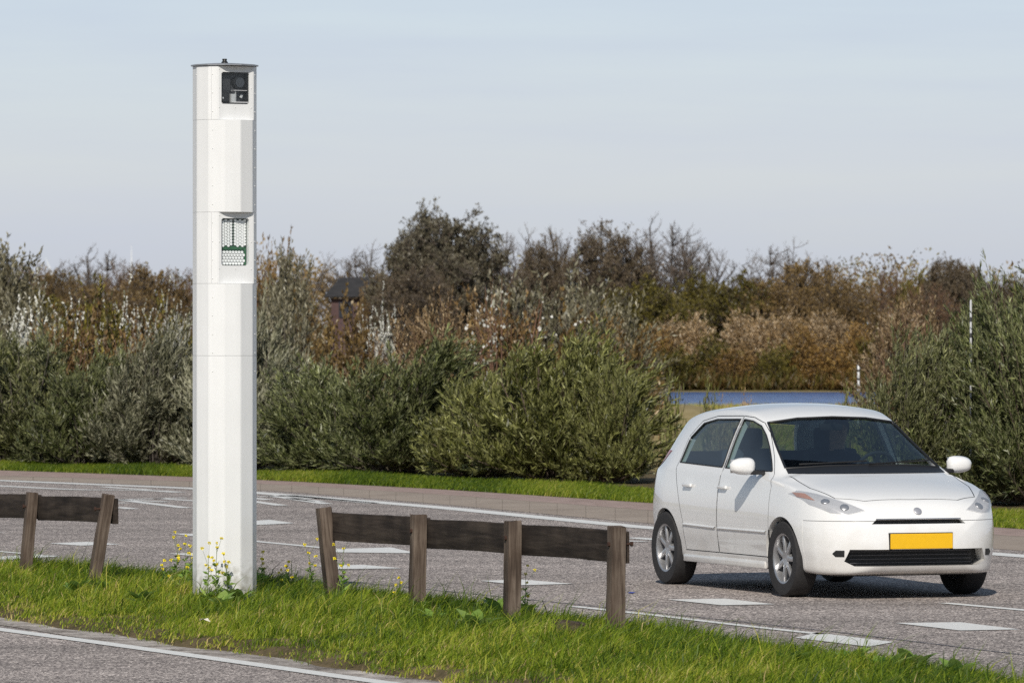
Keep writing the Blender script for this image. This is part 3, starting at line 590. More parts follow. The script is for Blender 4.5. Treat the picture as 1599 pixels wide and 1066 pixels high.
for k, nm, px, top, dp, wpx, rz, lab in (
    ('st', 'sallow_bush', -8, 402, 124, 100, 0, 'tall grey-green bush at the left edge rising over the willows'),
    ('wp', 'white_poplar', 62, 458, 100, 95, 0, 'white-leaved young poplar, tallest of those left of the column'),
    ('wp', 'white_poplar', 188, 470, 102, 80, 1.4, 'white-leaved young poplar in the middle left of the column'),
    ('wp', 'white_poplar', 258, 468, 104, 70, 2.7, 'white-leaved young poplar nearest the left side of the column'),
    ('ru', 'autumn_bush', 92, 500, 97, 110, .3, 'rusty orange bush under the white poplars left of the column'),
    ('ol', 'autumn_bush', 140, 468, 99, 95, 0, 'yellow-olive bush between two white poplars left of the column'),
    ('ru', 'autumn_bush', 205, 512, 97, 110, 1.9, 'reddish brown bush below the middle white poplar'),
    ('ol', 'autumn_bush', 265, 492, 106, 110, 1.2, 'olive bush hugging the left side of the white column'),
    ('sg', 'sallow_bush', 20, 470, 103, 130, 2, 'pale grey sallow bush below the leftmost white poplar'),
    ('ru', 'poplar_sapling', 422, 394, 150, 62, 0, 'slim orange-brown poplar just right of the white column'),
    ('st', 'sallow_bush', 447, 408, 135, 62, .9, 'slim grey-green sallow beside the orange poplar'),
    ('sg', 'sallow_bush', 436, 462, 108, 110, 1.8, 'broad grey sallow bush right of the white column'),
    ('br', 'autumn_bush', 475, 498, 118, 90, .5, 'brown bush left of the dark farmhouse gable'),
    ('br', 'autumn_bush', 540, 478, 116, 95, 2.4, 'dark brown bush below the farmhouse wall'),
    ('wp', 'white_poplar', 592, 476, 118, 60, .7, 'white-leaved young poplar in front of the farmhouse'),
    ('tn', 'sallow_bush', 640, 498, 110, 120, 0, 'tan bush right of the white poplar by the farmhouse'),
    ('tn', 'sallow_bush', 715, 470, 108, 130, 1.7, 'tan sallow bush left of the bush with white tufts'),
    ('ru', 'autumn_bush', 790, 478, 106, 130, 2.9, 'red-brown bare bush with reddish stems behind the low willow'),
    ('wp2', 'white_poplar', 795, 434, 104.5, 125, 0, 'sparse red-stemmed young poplar dotted with white tufts'),
    ('sg', 'sallow_bush', 862, 440, 114, 170, .4, 'large pale grey-olive sallow bush in the middle of the slope'),
    ('br', 'autumn_bush', 898, 500, 105, 130, 1.1, 'orange-brown bush above the tall fresh green willow'),
    ('sg', 'sallow_bush', 945, 468, 112, 112, 2.6, 'grey-olive sallow bush at the lake end of the slope'),
    ('br', 'autumn_bush', 958, 512, 104, 85, .2, 'brown bush above the willow at the lake gap'),
    ('tn', 'sallow_bush', 1425, 472, 112, 110, 2, 'pale tan bush peeping over the willow beside the lake'),
    ('br', 'autumn_bush', 1600, 470, 100, 120, .2, 'brown bush behind the tallest willow')):
    W0, H0 = {'st': (2.0, 3.85), 'wp': (1.5, 2.3), 'wp2': (1.6, 2.3), 'sg': (2.2, 2.15), 'tn': (2, 2.1)}.get(k, (1.75, 2.1))
    shrub(nm, lab, 'tree' if 'pop' in nm else 'bush', sl[k], px, top, dp, wpx*1.45, W0, H0, -.05, rz, SG)
# small plants at the lake edge seen over the car roof
sp = willow(41, .5, .4, .9, L['D'], M['twig'], 14, 5, 9, .09, .03, .05)
for px, top, dp, wpx, lab in ((1105, 588, 92, 26, 'small leafy sapling standing out against the lake above the car roof'),
                              (1046, 578, 84, 34, 'sprig of a sapling at the edge of the willow by the lake'),
                              (1322, 596, 88, 30, 'small sapling beside the pale gauge post')):
    shrub('sapling', lab, 'sapling', sp, px, top, dp, wpx, .5, .85, .02)
tf = willow(42, .7, .6, .7, L['tan'], M['twig'], 30, 6, 10, .07, .02, .05)
for px, top, dp, wpx, lab in ((1160, 612, 96, 40, 'pale grass tuft at the near lake shore above the car roof'), (1125, 622, 90, 40, 'pale weed tuft left of the car roof below the lake')):
    shrub('grass_tuft', lab, 'grass tuft', tf, px, top, dp, wpx, .7, .65, .0)

# soil mounds on the slope
def mound(name, cx, cy, rx, ry, h, mat):
    bm = bmesh.new(); bmesh.ops.create_grid(bm, x_segments=28, y_segments=28, size=1)
    rg = np.random.default_rng(int(abs(cx)*10)+5)
    for v in bm.verts:
        r = min(1, math.hypot(v.co.x, v.co.y)); v.co = Vector((cx+v.co.x*rx, cy+v.co.y*ry, -.25+(h+.25)*(.5+.5*math.cos(math.pi*r))+rg.normal(0, .015)))
    o = link(name, bmmesh(name, bm, M[mat], 60)); tag(o, kind='structure')
mound('soil_mound', at(505, 124), 124, 2.6, 5, 1.55, 'sand')
mound('grass_bank', at(1085, 96), 98, 2.6, 6, .85, 'meadow')

# ------------------------------------------------------------------ far bank: feathery shrubs beyond the lake
fb = dict(
    p1=willow(51, 1.6, 1.4, 4.0, L['tan'], M['twig'], 100, 14, 16, .17, .030, .04, lo=1.4),
    p2=willow(52, 2.0, 1.6, 3.8, L['rust'], M['twig'], 90, 13, 14, .15, .036, .04),
    p3=willow(53, 2.2, 1.8, 3.4, L['olive'], M['twig'], 90, 13, 14, .15, .042, .03))
FG = 'feathery shrubs on the far lake shore'
for k, px, top, dp, wpx, rz, lab in (
    ('p2', 1012, 512, 304, 56, 0, 'rusty shrub at the left end of the far lake shore'),
    ('p1', 1042, 500, 306, 44, .5, 'tan plumed shrub, leftmost plume over the lake'),
    ('p3', 1050, 545, 303, 58, 1, 'dark olive shrub at the water by the willow edge'),
    ('p1', 1086, 494, 306, 44, 1.2, 'tan plumed shrub second from the left over the lake'),
    ('p3', 1118, 530, 304, 56, 2, 'olive shrub left of the tall tan plume'),
    ('p1', 1158, 490, 307, 48, 2.2, 'tall tan plumed shrub over the car roof, right of the olive one'),
    ('p2', 1140, 548, 303, 60, .2, 'low rusty shrub at the water below the tan plumes'),
    ('p1', 1194, 492, 306, 44, 3, 'tan plumed shrub left of the darkest shore shrub'),
    ('p3', 1208, 540, 303, 46, .7, 'darkest olive shrub at the middle of the far shore'),
    ('p1', 1226, 488, 308, 44, .1, 'pale tan plumed shrub behind the darkest shore shrub'),
    ('p2', 1252, 510, 304, 54, 1.4, 'orange-brown shrub in the middle of the far shore'),
    ('p1', 1276, 494, 306, 42, 1.8, 'tan plumed shrub right of the orange-brown one'),
    ('p1', 1308, 492, 306, 44, 2.5, 'tan plumed shrub left of the gauge post'),
    ('p2', 1296, 540, 303, 60, 2.9, 'rust coloured shrub low on the shore below the tan plumes'),
    ('p2', 1336, 508, 305, 50, .9, 'bright orange shrub behind the pale gauge post'),
    ('p3', 1372, 520, 304, 60, .3, 'olive shrub right of the gauge post, partly behind the willow'),
    ('p1', 1406, 480, 300, 60, 1.1, 'silvery tan shrub above the willow beside the lake')):
    W0, H0 = {'p1': (1.6, 3.9), 'p2': (2.0, 3.65), 'p3': (2.2, 3.3)}[k]
    shrub('shore_shrub', lab, 'shrub', fb[k], px, top, dp, wpx*1.45, W0, H0, -.95, rz, FG)

# ------------------------------------------------------------------ skyline trees
def dome(seed, H, W, bark, twigmat, leaf, nl=28, n2=12, n3=8, n4=4, base=.08, up=.3, nleaf=1., ls=.14, lw=.08, tw=.016, t0mu=.45, inner=.45, lump=.12):
    rg = np.random.default_rng(seed); d = unit(rg.normal(size=(nl, 3))); d[:, 2] = np.abs(d[:, 2])*1.25-.32; d = unit(d)
    rr = rg.uniform(inner, 1, nl)**.5*(1+lump*np.sin(3*np.arctan2(d[:, 1], d[:, 0])+seed)+rg.normal(0, .05, nl)); cz = .50*H
    E_ = np.stack([d[:, 0]*W/2*rr, d[:, 1]*W/2*rr, cz+d[:, 2]*H*.47*rr], -1)
    ro = np.stack([rg.normal(0, .012*H, nl), rg.normal(0, .012*H, nl), H*base*rg.uniform(.3, 2.6, nl)], -1)
    md = np.stack([E_[:, 0]*.42, E_[:, 1]*.42, ro[:, 2]*.45+E_[:, 2]*.55+.03*H], -1)+rg.normal(0, .02*H, (nl, 3))
    A = bez(ro, md, E_, 7); tr = bez(np.array([[0, 0, -.3]]), np.array([[.02*H, 0, H*.15]]), np.array([[0, 0, H*.55]]), 6)
    nb = nl*n2; e_ = unit(rg.normal(size=(nb, 3))); e_[:, 2] = np.where(e_[:, 2] < -.35, -e_[:, 2], e_[:, 2]); er = rg.uniform(.12, 1, nb)**.42
    er = er*(1+lump*np.sin(3*np.arctan2(e_[:, 1], e_[:, 0])+seed+4*e_[:, 2])+rg.normal(0, .03, nb))
    G = np.stack([e_[:, 0]*W/2*er, e_[:, 1]*W/2*er, cz+e_[:, 2]*H*.46*er], -1)
    tk = np.linspace(.2, 1, 9); LP = np.concatenate([samp(A, np.arange(nl), np.full(nl, t_))[0] for t_ in tk])
    ds = np.linalg.norm(G[:, None]-LP[None], axis=2)+3*np.maximum(0, LP[None, :, 2]-G[:, None, 2]+.04*H); S0 = LP[np.argmin(ds, axis=1)]
    B = bez(S0, S0*.5+G*.5+np.stack([0*er, 0*er, -.012*H*np.ones(nb)], -1)+rg.normal(0, .01*H, (nb, 3)), G, 4); sh = np.linalg.norm(G-S0, axis=1) < .03*H
    B[sh] = B[sh, :1]+(B[sh]-B[sh, :1])*2
    C_ = kids(B, n3, .15, 1, .48, 40, up*.8, rg, 3); D_ = kids(C_, n4, .15, 1, .6, 40, up*.6, rg, 3)
    wood = [tubes(tr, np.array([.022*H]), np.array([.004*H]), 6), tubes(A, np.full(nl, .0078*H), np.full(nl, .0022*H), 4), tubes(B, np.full(len(B), .0026*H), np.full(len(B), .0010*H), 3)]
    V, Q = merge([ribbons(C_, tw, rg), ribbons(D_, tw*.75, rg)]); nt = len(Q); tint = np.full(len(V), .4)
    i = np.repeat(np.arange(len(D_)), int(math.ceil(nleaf))); i = i[rg.uniform(size=len(i)) < nleaf/math.ceil(nleaf)]
    p, tg = samp(D_, i, rg.uniform(.15, 1, len(i))); cl = rg.normal(0, .14, nl*n2)[i//(n3*n4)]
    v, q, tt = leaves(p, unit(tg+rg.normal(0, .7, p.shape)), ls*rg.uniform(.6, 1.2, len(i)), lw, np.clip(rg.normal(t0mu, .18, len(i))+cl, 0, 1), rg, .1)
    V, Q = merge([(V, Q), (v, q)]); tint = np.concatenate([tint, tt]); mid = np.zeros(len(Q), int); mid[nt:] = 1
    wv, wq = merge(wood); return npmesh('trunk', wv, wq, mats=[bark]), npmesh('crown', V, Q, mats=[twigmat, leaf], tint=tint, midx=mid)
T = dict(
    bare=(dome(61, 9, 6, M['bark'], M['twig'], L['dusk'], 52, 9, 6, 3, .12, .5, .03, .12, .06, .0135, inner=.75, lump=.05), 9),
    thin=(tree(62, 9, M['barkg'], M['barkg'], L['dusk'], 2, .3, 8, 7, 6, 3, .30, .7, 26, .2, .05, .12, .06, .018), 9),
    leafy=(dome(63, 9, 6.4, M['bark'], M['twig'], L['dusk'], 46, 15, 8, 4, .06, .38, 1.1, .13, .07, .016), 9),
    brown=(dome(64, 7, 7, M['bark'], M['twig'], L['brown'], 36, 12, 8, 4, .05, .3, 1.3, .15, .08, .017), 7),
    olive=(dome(65, 7, 7, M['bark'], M['twig'], L['olive'], 36, 12, 8, 4, .05, .25, 2.2, .15, .09, .017), 7),
    red=(dome(66, 7, 7, M['bark'], M['stem'], L['brown'], 32, 12, 8, 4, .06, .5, .3, .13, .065, .017, .35), 7),
    round=(dome(67, 8, 6.5, M['bark'], M['twig'], L['dusk'], 44, 12, 8, 4, .05, .15, 2.0, .13, .08, .016, .6, .7, .04), 8),
    big=(dome(68, 9, 7, M['bark'], M['twig'], L['sage2'], 66, 14, 8, 4, .05, .42, 2.2, .14, .075, .016, .42, .45, .16), 9))
DIM = {}
for k, (mm, H) in T.items():
    co = np.empty(len(mm[1].vertices)*3, np.float32); mm[1].vertices.foreach_get('co', co); co = co.reshape(-1, 3)
    DIM[k] = (np.percentile(co[:, 0], 98)-np.percentile(co[:, 0], 2), np.percentile(co[:, 2], 99.7))
NAMES = dict(bare='bare_tree', thin='slender_tree', leafy='leafy_tree', brown='autumn_tree', olive='olive_tree', red='red_twig_tree', round='round_tree', big='broad_tree')
for k, px, top, dp, wpx, rz, lab in (
    ('red', 45, 416, 330, 80, 0, 'dark red-brown tree at the left end of the skyline'),
    ('brown', 88, 428, 325, 90, 1, 'brown tree below the tilted white turbine blade'),
    ('bare', 150, 394, 345, 110, .4, 'bare grey-brown tree, tallest left of the column'),
    ('red', 192, 412, 335, 80, 2.2, 'purplish bare tree right of the tallest one left of the column'),
    ('brown', 235, 420, 330, 90, 3, 'brown tree under the upright turbine blade'),
    ('red', 284, 424, 335, 75, .7, 'reddish twiggy tree touching the left side of the column'),
    ('olive', 60, 455, 318, 100, .2, 'olive-brown tree low behind the leftmost white poplar'),
    ('brown', 170, 450, 318, 120, 1.7, 'broad brown tree low behind the middle white poplars'),
    ('thin', 405, 400, 360, 40, 0, 'thin pale tree at the right edge of the white column'),
    ('thin', 478, 418, 380, 50, 1.1, 'faint slender tree between the grey sallow and the farmhouse'),
    ('thin', 512, 410, 370, 45, 2, 'slender bare tree at the gable end of the farmhouse'),
    ('bare', 572, 388, 350, 105, 1.9, 'rounded bare tree standing behind the farmhouse roof'),
    ('brown', 618, 425, 322, 90, .3, 'brown tree overhanging the farmhouse roof'),
    ('big', 690, 337, 318, 150, 0, 'largest dark leafy tree of the skyline, right of the farmhouse'),
    ('leafy', 650, 420, 312, 100, 1.4, 'dusky tree filling in below the largest leafy tree'),
    ('bare', 762, 380, 335, 70, .8, 'bare tree just right of the largest leafy tree'),
    ('bare', 812, 364, 335, 90, 2.8, 'fan-shaped bare tree with upright twigs between two taller trees'),
    ('leafy', 850, 374, 330, 70, .5, 'small-leaved dusky tree in the middle of the skyline'),
    ('thin', 890, 358, 350, 50, .4, 'slender bare tree rising pale between two fuller crowns'),
    ('leafy', 946, 355, 325, 110, 2.4, 'dark round-topped tree left of the widest bare fan'),
    ('bare', 1030, 349, 328, 115, .2, 'bare tree with straight upright limbs beside the round-topped tree'),
    ('bare', 1072, 366, 332, 95, 1.3, 'bare tree sloping down at the right end of the tall group'),
    ('olive', 1010, 440, 315, 110, 2, 'olive tree low below the straight-limbed bare tree'),
    ('olive', 1098, 430, 325, 80, .6, 'yellow-olive tree right of the tall bare group'),
    ('olive', 1150, 434, 322, 90, 2.7, 'olive tree above the tall tan plume'),
    ('bare', 1226, 384, 345, 110, 2.2, 'bare-topped tree standing alone over the lake'),
    ('brown', 1262, 412, 330, 110, .9, 'round brown tree joined to the bare-topped tree'),
    ('brown', 1205, 440, 322, 90, 2.3, 'brown tree below the bare-topped tree'),
    ('thin', 1338, 428, 350, 50, 2, 'thin twiggy tree below the faint turbine over the lake'),
    ('brown', 1320, 446, 322, 90, 1.5, 'yellow-brown tree low between the lone bare tree and the red one'),
    ('red', 1400, 424, 330, 90, 1.2, 'dark red-brown tree right of the faint turbine'),
    ('olive', 1432, 432, 328, 60, 2.9, 'small olive tree between the red-brown one and the domed pair'),
    ('round', 1482, 409, 325, 70, 0, 'brown domed tree, larger of the pair above the willow'),
    ('round', 1514, 418, 330, 50, 1.6, 'grey domed tree, smaller of the pair above the willow'),
    ('red', 1450, 446, 320, 90, .4, 'reddish tree in front of the domed pair'),
    ('leafy', 1575, 436, 330, 110, 2.1, 'dusky tree behind the tallest willow at the right edge')):
    (mm, H), (W0, H0) = T[k], DIM[k]
    o = shrub(NAMES[k], lab, 'tree', mm, px, top, dp, wpx*(1.5 if k == 'bare' else 1.2), W0, H0, -.8, rz, 'trees along the skyline beyond the lake', ('trunk', 'crown'))

# distant woodland mass under the skyline
rg = np.random.default_rng(77); N = 130000
wx = rg.uniform(-60, 60, N); wy = rg.uniform(335, 470, N); cell = np.floor(wx/2.7).astype(int)
hmax = 6.0+1.0*np.sin(wx*.31)+.8*np.sin(wx*.83+1)+.6*np.sin(wx*1.9+wy*.2)
wz = -.8+hmax*rg.uniform(0, 1, N)**.6
p = np.stack([wx, wy, wz], -1); dd = rg.normal(size=(N, 3))+[0, 0, .6]
tint = np.clip(.4+.25*np.sin(wx*.45+2)+.2*np.sin(wx*1.3)+rg.normal(0, .15, N), 0, 1)
v, q, tt = leaves(p, dd, rg.uniform(.2, .42, N), .13, tint, rg)
mi = (np.sin(wx*.21+.7)+.6*np.sin(wx*.57)+rg.normal(0, .5, N) > .2).astype(int)
o = link('woodland', npmesh('woodland', v, q, mats=[L['brown'], L['olive']], tint=tt, midx=mi)); tag(o, 'low brown and olive woodland behind the skyline trees', 'woodland', kind='stuff')
# brushwood on the slope between the bushes
N = 42000; wx = rg.uniform(-14, 11, N); wy = rg.uniform(90, 140, N)
sel = (wx/wy*FPX+CX < 1035) | (wx/wy*FPX+CX > 1400); sel &= ~((np.abs(wx/wy*FPX+CX-503) < 62) & (wy < 132))
wx, wy = wx[sel], wy[sel]; N = len(wx)
wz = (.55+.35*np.sin(wx*1.7+wy*.3)+.2*np.sin(wx*4.1))*rg.uniform(0, 1, N)**.7*1.3
v, q, tt = leaves(np.stack([wx, wy, wz], -1), rg.normal(size=(N, 3))+[.2, 0, 1], rg.uniform(.08, .2, N), .04, np.clip(rg.normal(.4, .2, N), 0, 1), rg)
mi = rg.integers(0, 3, N)
o = link('undergrowth', npmesh('undergrowth', v, q, mats=[L['brown'], L['olive'], L['tan']], tint=tt, midx=mi)); tag(o, 'brown and olive undergrowth between the bushes on the slope', 'undergrowth', kind='stuff')
# reedy fringe of the far shore
N = 16000; wx = rg.uniform(-14, 34, N); wy = rg.uniform(301.5, 306, N)
v, q, tt = leaves(np.stack([wx, wy, np.full(N, -1.0)+rg.uniform(0, .5, N)], -1), rg.normal(0, .3, (N, 3))+[.1, 0, 1], rg.uniform(.3, 1.1, N), .05, np.clip(rg.normal(.4, .2, N), 0, 1), rg)
o = link('reeds', npmesh('reeds', v, q, mats=[L['olive'], L['brown']], tint=tt, midx=rg.integers(0, 2, N))); tag(o, 'low reeds fringing the far lake shore', 'reeds', kind='stuff')

# ------------------------------------------------------------------ grass
def blades(tau, u, ln, wd, bend, rg, tint, base=None):
    P = vpt(tau, u, -.008) if base is None else base; N = len(P)
    az = rg.uniform(0, 2*np.pi, N); s = np.stack([np.cos(az), np.sin(az), np.zeros(N)], -1)
    lean = np.stack([rg.normal(.28, .42, N), rg.normal(.05, .4, N), np.ones(N)], -1); lean = unit(lean)
    ln = ln[:, None]; wd = wd[:, None]; dr = unit(np.stack([lean[:, 0]+.2, lean[:, 1], np.zeros(N)], -1))
    m = P+lean*ln*.55; t = P+lean*ln*.92+dr*ln*bend[:, None]-np.array([0, 0, 1])*ln*bend[:, None]*.35
    V = np.stack([P-s*wd/2, P+s*wd/2, m+s*wd*.4, m-s*wd*.4, t], 1).reshape(-1, 3); b = np.arange(N)[:, None]*5
    return V, b+[0, 1, 2, 3], b+[3, 2, 4], np.repeat(tint, 5)
rg = np.random.default_rng(5); N = 330000
tau = rg.uniform(-56, -25, N); u = rg.uniform(-.015, 1.015, N)
pat = np.sin(tau*1.7+u*5)*.5+np.sin(tau*4.3-u*9)*.3+np.sin(tau*9.1+u*17)*.25
keep = rg.uniform(size=N) < np.clip(.85+.3*pat, .25, 1)*np.clip((u+.02+.05*np.sin(tau*3.1)*np.sin(tau*7.7))/.11, .06, 1); tau, u, pat = tau[keep], u[keep], pat[keep]; N = len(u)
ln = rg.uniform(.05, .115, N)*(1+.25*pat)*np.interp(u, [0, .08, .3, .75, .97, 1.02], [.45, .7, .95, 1.1, .95, .7]); ln *= np.where(rg.uniform(size=N) < .05, 1.8, 1)
hsh = np.sin(np.floor(tau/.11)*12.9898+np.floor(u*30)*78.233)*43758.5453; hsh -= np.floor(hsh); ln *= .55+1.05*hsh*hsh+.25*hsh
hs2 = np.sin(np.floor(tau/.3+.3)*39.34+np.floor(u*11)*11.135)*24634.6345; hs2 -= np.floor(hs2)
tint = np.clip(.36+.16*pat+rg.normal(0, .17, N)-.20*(hsh-.5)+.34*(hs2-.5)+np.interp(u, [0, .12, .5, .8, 1], [.16, .08, .05, -.08, -.12])+np.where(rg.uniform(size=N) < .07, .45, 0), 0, 1)
V, q, t3, tt = blades(tau, u, ln, rg.uniform(.004, .0085, N), rg.uniform(.05, .5, N), rg, tint)
o = link('verge_grass', npmesh('verge_grass', V, q, t3, [L['grass']], tt)); tag(o, 'green and straw tinted grass of the central verge', 'grass', kind='stuff')
N = 120000; i = rg.integers(20, len(GT)-8, N); f = rg.uniform(0, 1, N)[:, None]; w = rg.uniform(0, 1.12, N)[:, None]
a = PT[i]*(1-f)+PT[i+1]*f; b = GT[i]*(1-f)+GT[i+1]*f; base = a*(1-w)+b*w
tint = np.clip(rg.normal(.36, .18, N)+.12*np.sin(base[:, 0]*1.3)+.1*np.sin(base[:, 0]*3.7), 0, 1)
V, q, t3, tt = blades(None, None, rg.uniform(.05, .12, N)*(1+.25*np.sin(base[:, 0]*2.1)), rg.uniform(.006, .012, N), rg.uniform(.05, .4, N), rg, tint, base)
o = link('kerb_grass', npmesh('kerb_grass', V, q, t3, [L['grass']], tt)); tag(o, 'green grass strip between the brick paving and the willows', 'grass', kind='stuff')
N = 30000; px_ = rg.uniform(1030, 1420, N); dp = rg.uniform(80, 225, N); base = np.stack([at(px_, dp), dp, terr(at(px_, dp), dp)], -1)
V, q, t3, tt = blades(None, None, rg.uniform(.1, .25, N), rg.uniform(.008, .02, N), rg.uniform(.05, .4, N), rg, np.clip(rg.normal(.85, .15, N), 0, 1), base)
o = link('meadow_grass', npmesh('meadow_grass', V, q, t3, [L['grass']], tt)); tag(o, 'dry straw grass sloping to the lake behind the car', 'grass', kind='stuff')

# flowering weeds round the column and along the barrier
def flower_plant(seed, H, nb):
    rg = np.random.default_rng(seed); P = []
    root = np.zeros((1, 3)); topp = np.array([[rg.normal(.02, .03), rg.normal(0, .03), H]]); S = bez(root, topp*.5+rg.normal(0, .012, (1, 3)), topp, 6)
    i = np.zeros(nb, int); t = np.linspace(.35, .92, nb); p, tg = samp(S, i, t); d = unit(rg.normal(0, .55, (nb, 3))+[0, 0, 1.0]); l = rg.uniform(.05, .12, nb)[:, None]*H/.3
    B = bez(p, p+d*l*.5, p+d*l+[0, 0, .01], 4)
    V, Q = merge([tubes(S, np.array([.0035]), np.array([.0015]), 4), tubes(B, np.full(nb, .0016), np.full(nb, .001), 3)])
    st = npmesh('stem', V, Q, mats=[M['gstem']])
    nl = 26; i = np.zeros(nl, int); t = rg.uniform(.02, .75, nl); p, tg = samp(S, i, t); d = unit(rg.normal(0, 1, (nl, 3))*[1, 1, .4]+[0, 0, .35])
    v, q, tt = leaves(p, d, rg.uniform(.04, .10, nl)*(1.15-t), .022, np.clip(rg.normal(.4, .2, nl), 0, 1), rg, .1)
    lf = npmesh('leaves', v, q, mats=[L['weed']], tint=tt)
    heads = [B[k, -1] for k in range(nb)]+[topp[0]]; return st, lf, heads
def flower_mesh(seed, r):
    rg = np.random.default_rng(seed); n = 22; d = unit(rg.normal(size=(n, 3))+[0, 0, .3])
    v, q, _ = leaves(d*r*.2, unit(d+rg.normal(0, .4, d.shape)), r*rg.uniform(.7, 1.1, n), r*.8, np.zeros(n), rg); return npmesh('flower', v, q, mats=[M['petal']])
fl = [flower_mesh(s, .0140) for s in (1, 2, 3)]
protos = [flower_plant(s, H, nb) for s, H, nb in ((1, .34, 5), (2, .26, 4), (3, .20, 3), (4, .40, 6))]
for k, px, py, sc, rz, lab in (
    (0, 272, 922, 1.0, 0, 'yellow flowering weed farthest left of the column, with low flowers'),
    (3, 288, 930, .95, 1, 'tall yellow flowering weed close to the left side of the column'),
    (1, 295, 925, 1.1, 2, 'bushy yellow flowering weed touching the left foot of the column'),
    (2, 262, 926, 1.0, 2.8, 'small yellow flowering weed left of the taller ones'),
    (0, 322, 944, 1.0, .5, 'leafy yellow flowering weed in front of the column foot'),
    (3, 338, 942, 1.0, 1.9, 'tallest yellow flowering weed, stalk standing up in front of the column'),
    (1, 356, 940, 1.1, 3, 'yellow flowering weed in front of the middle of the column'),
    (1, 376, 936, .95, .2, 'slender yellow flowering weed before the right edge of the column'),
    (1, 403, 925, 1.0, 1.1, 'yellow flowering weed just right of the column foot'),
    (2, 430, 924, .9, .4, 'low yellow flowering weed between the column and the barrier'),
    (2, 446, 922, 1.0, 2.3, 'yellow flowering weed with one raised flower right of the column'),
    (0, 487, 934, 1.0, 1.6, 'yellow flowering weed left of the first barrier post'),
    (3, 536, 938, .98, 2.5, 'tall thin yellow flowering weed right of the first barrier post'),
    (2, 611, 944, .9, 0, 'yellow flowering weed between the first two barrier posts'),
    (3, 820, 968, .85, 1.2, 'yellow flowering weed right of the third barrier post')):
    st, lf, heads = protos[k]
    d0 = FPX*(CAM_H-.10)/(py-HY); pos = np.array([at(px, d0), d0, 0]); pos[2] = vgz(pos)-.01
    o = empty('flowering_weed', pos, rz); o.scale = (sc, sc, sc); tag(o, lab, 'weed', 'yellow flowering weeds on the verge')
    link('stem', st, o); link('leaves', lf, o)
    for j, h in enumerate(heads): link('flower', fl[j % 3], o, h, (0, 0, j))
# broad-leaved weeds
def rosette(seed, n, r, wd):
    rg = np.random.default_rng(seed); az = np.arange(n)*2.4+rg.normal(0, .2, n); V, Q, tt = [], [], []
    for k in range(n):
        d = np.array([math.cos(az[k]), math.sin(az[k]), rg.uniform(.9, 2.2)]); d /= np.linalg.norm(d); s = np.array([-math.sin(az[k]), math.cos(az[k]), 0]); l = r*rg.uniform(.6, 1.1); b = len(V)
        for t, w in ((0, .12), (.25, .7), (.5, 1), (.75, .75), (1, .08)):
            c = d*l*t+np.array([math.cos(az[k]), math.sin(az[k]), -1.0])*l*.25*t*t; up = np.array([0, 0, .12*wd*w])
            V += [c-s*wd*w/2+up, c, c+s*wd*w/2+up]
        for i in range(4): Q += [(b+3*i, b+3*i+1, b+3*i+4, b+3*i+3), (b+3*i+1, b+3*i+2, b+3*i+5, b+3*i+4)]
        tt += [float(np.clip(rg.normal(.5, .2), 0, 1))]*15
    return npmesh('leaves', V, Q, mats=[L['weed']], tint=tt, smooth=True)
ros = [rosette(1, 9, .19, .075), rosette(2, 10, .16, .062), rosette(3, 10, .23, .088)]
for k, px, py, sc, rz, lab in (
    (1, 372, 948, 1.3, 0, 'broad-leaved weed at the right front of the column foot'), (0, 345, 952, 1.0, 1, 'broad-leaved weed at the centre front of the column foot'),
    (1, 118, 930, 1.2, 2, 'pale broad-leaved weed between the two posts of the left barrier'), (1, 155, 930, 1.1, .5, 'pale broad-leaved weed under the leaning end post of the left barrier'),
    (1, 222, 946, 1.2, 1.3, 'low broad-leaved weed left of the yellow flowers'), (2, 784, 956, 1.15, 2.1, 'tall dark broad-leaved weed behind the third barrier post'),
    (1, 820, 957, 1.2, .7, 'broad-leaved weed right behind the third barrier post'), (0, 742, 990, 1.2, 1.9, 'broad-leaved weed in front of the gap between second and third posts'),
    (1, 650, 960, 1.0, .9, 'small broad-leaved weed at the foot of the second barrier post'), (0, 676, 975, .8, 2.6, 'light broad-leaved weed right of the second barrier post'),
    (2, 1425, 1035, 1.05, 0, 'upright broad-leaved weed at the verge edge below the block marking'), (2, 1380, 1052, .95, 1.4, 'large broad-leaved weed below the white block marking'),
    (1, 1330, 1042, 1.3, 2.4, 'broad-leaved weed left of the large one below the block marking'), (2, 1495, 1056, .95, .3, 'broad-leaved weed with folded leaves at the right end of the verge'),
    (1, 1240, 1050, 1.2, 1.1, 'broad-leaved weed by the bottom edge under the car')):
    d0 = FPX*(CAM_H-.10)/(py-HY); pos = np.array([at(px, d0), d0, 0]); pos[2] = vgz(pos)-.005
    o = link('broad_leaf_weed', ros[k], None, pos, (0, 0, rz)); o.scale = (sc, sc, sc); tag(o, lab, 'weed', 'broad-leaved weeds on the verge')
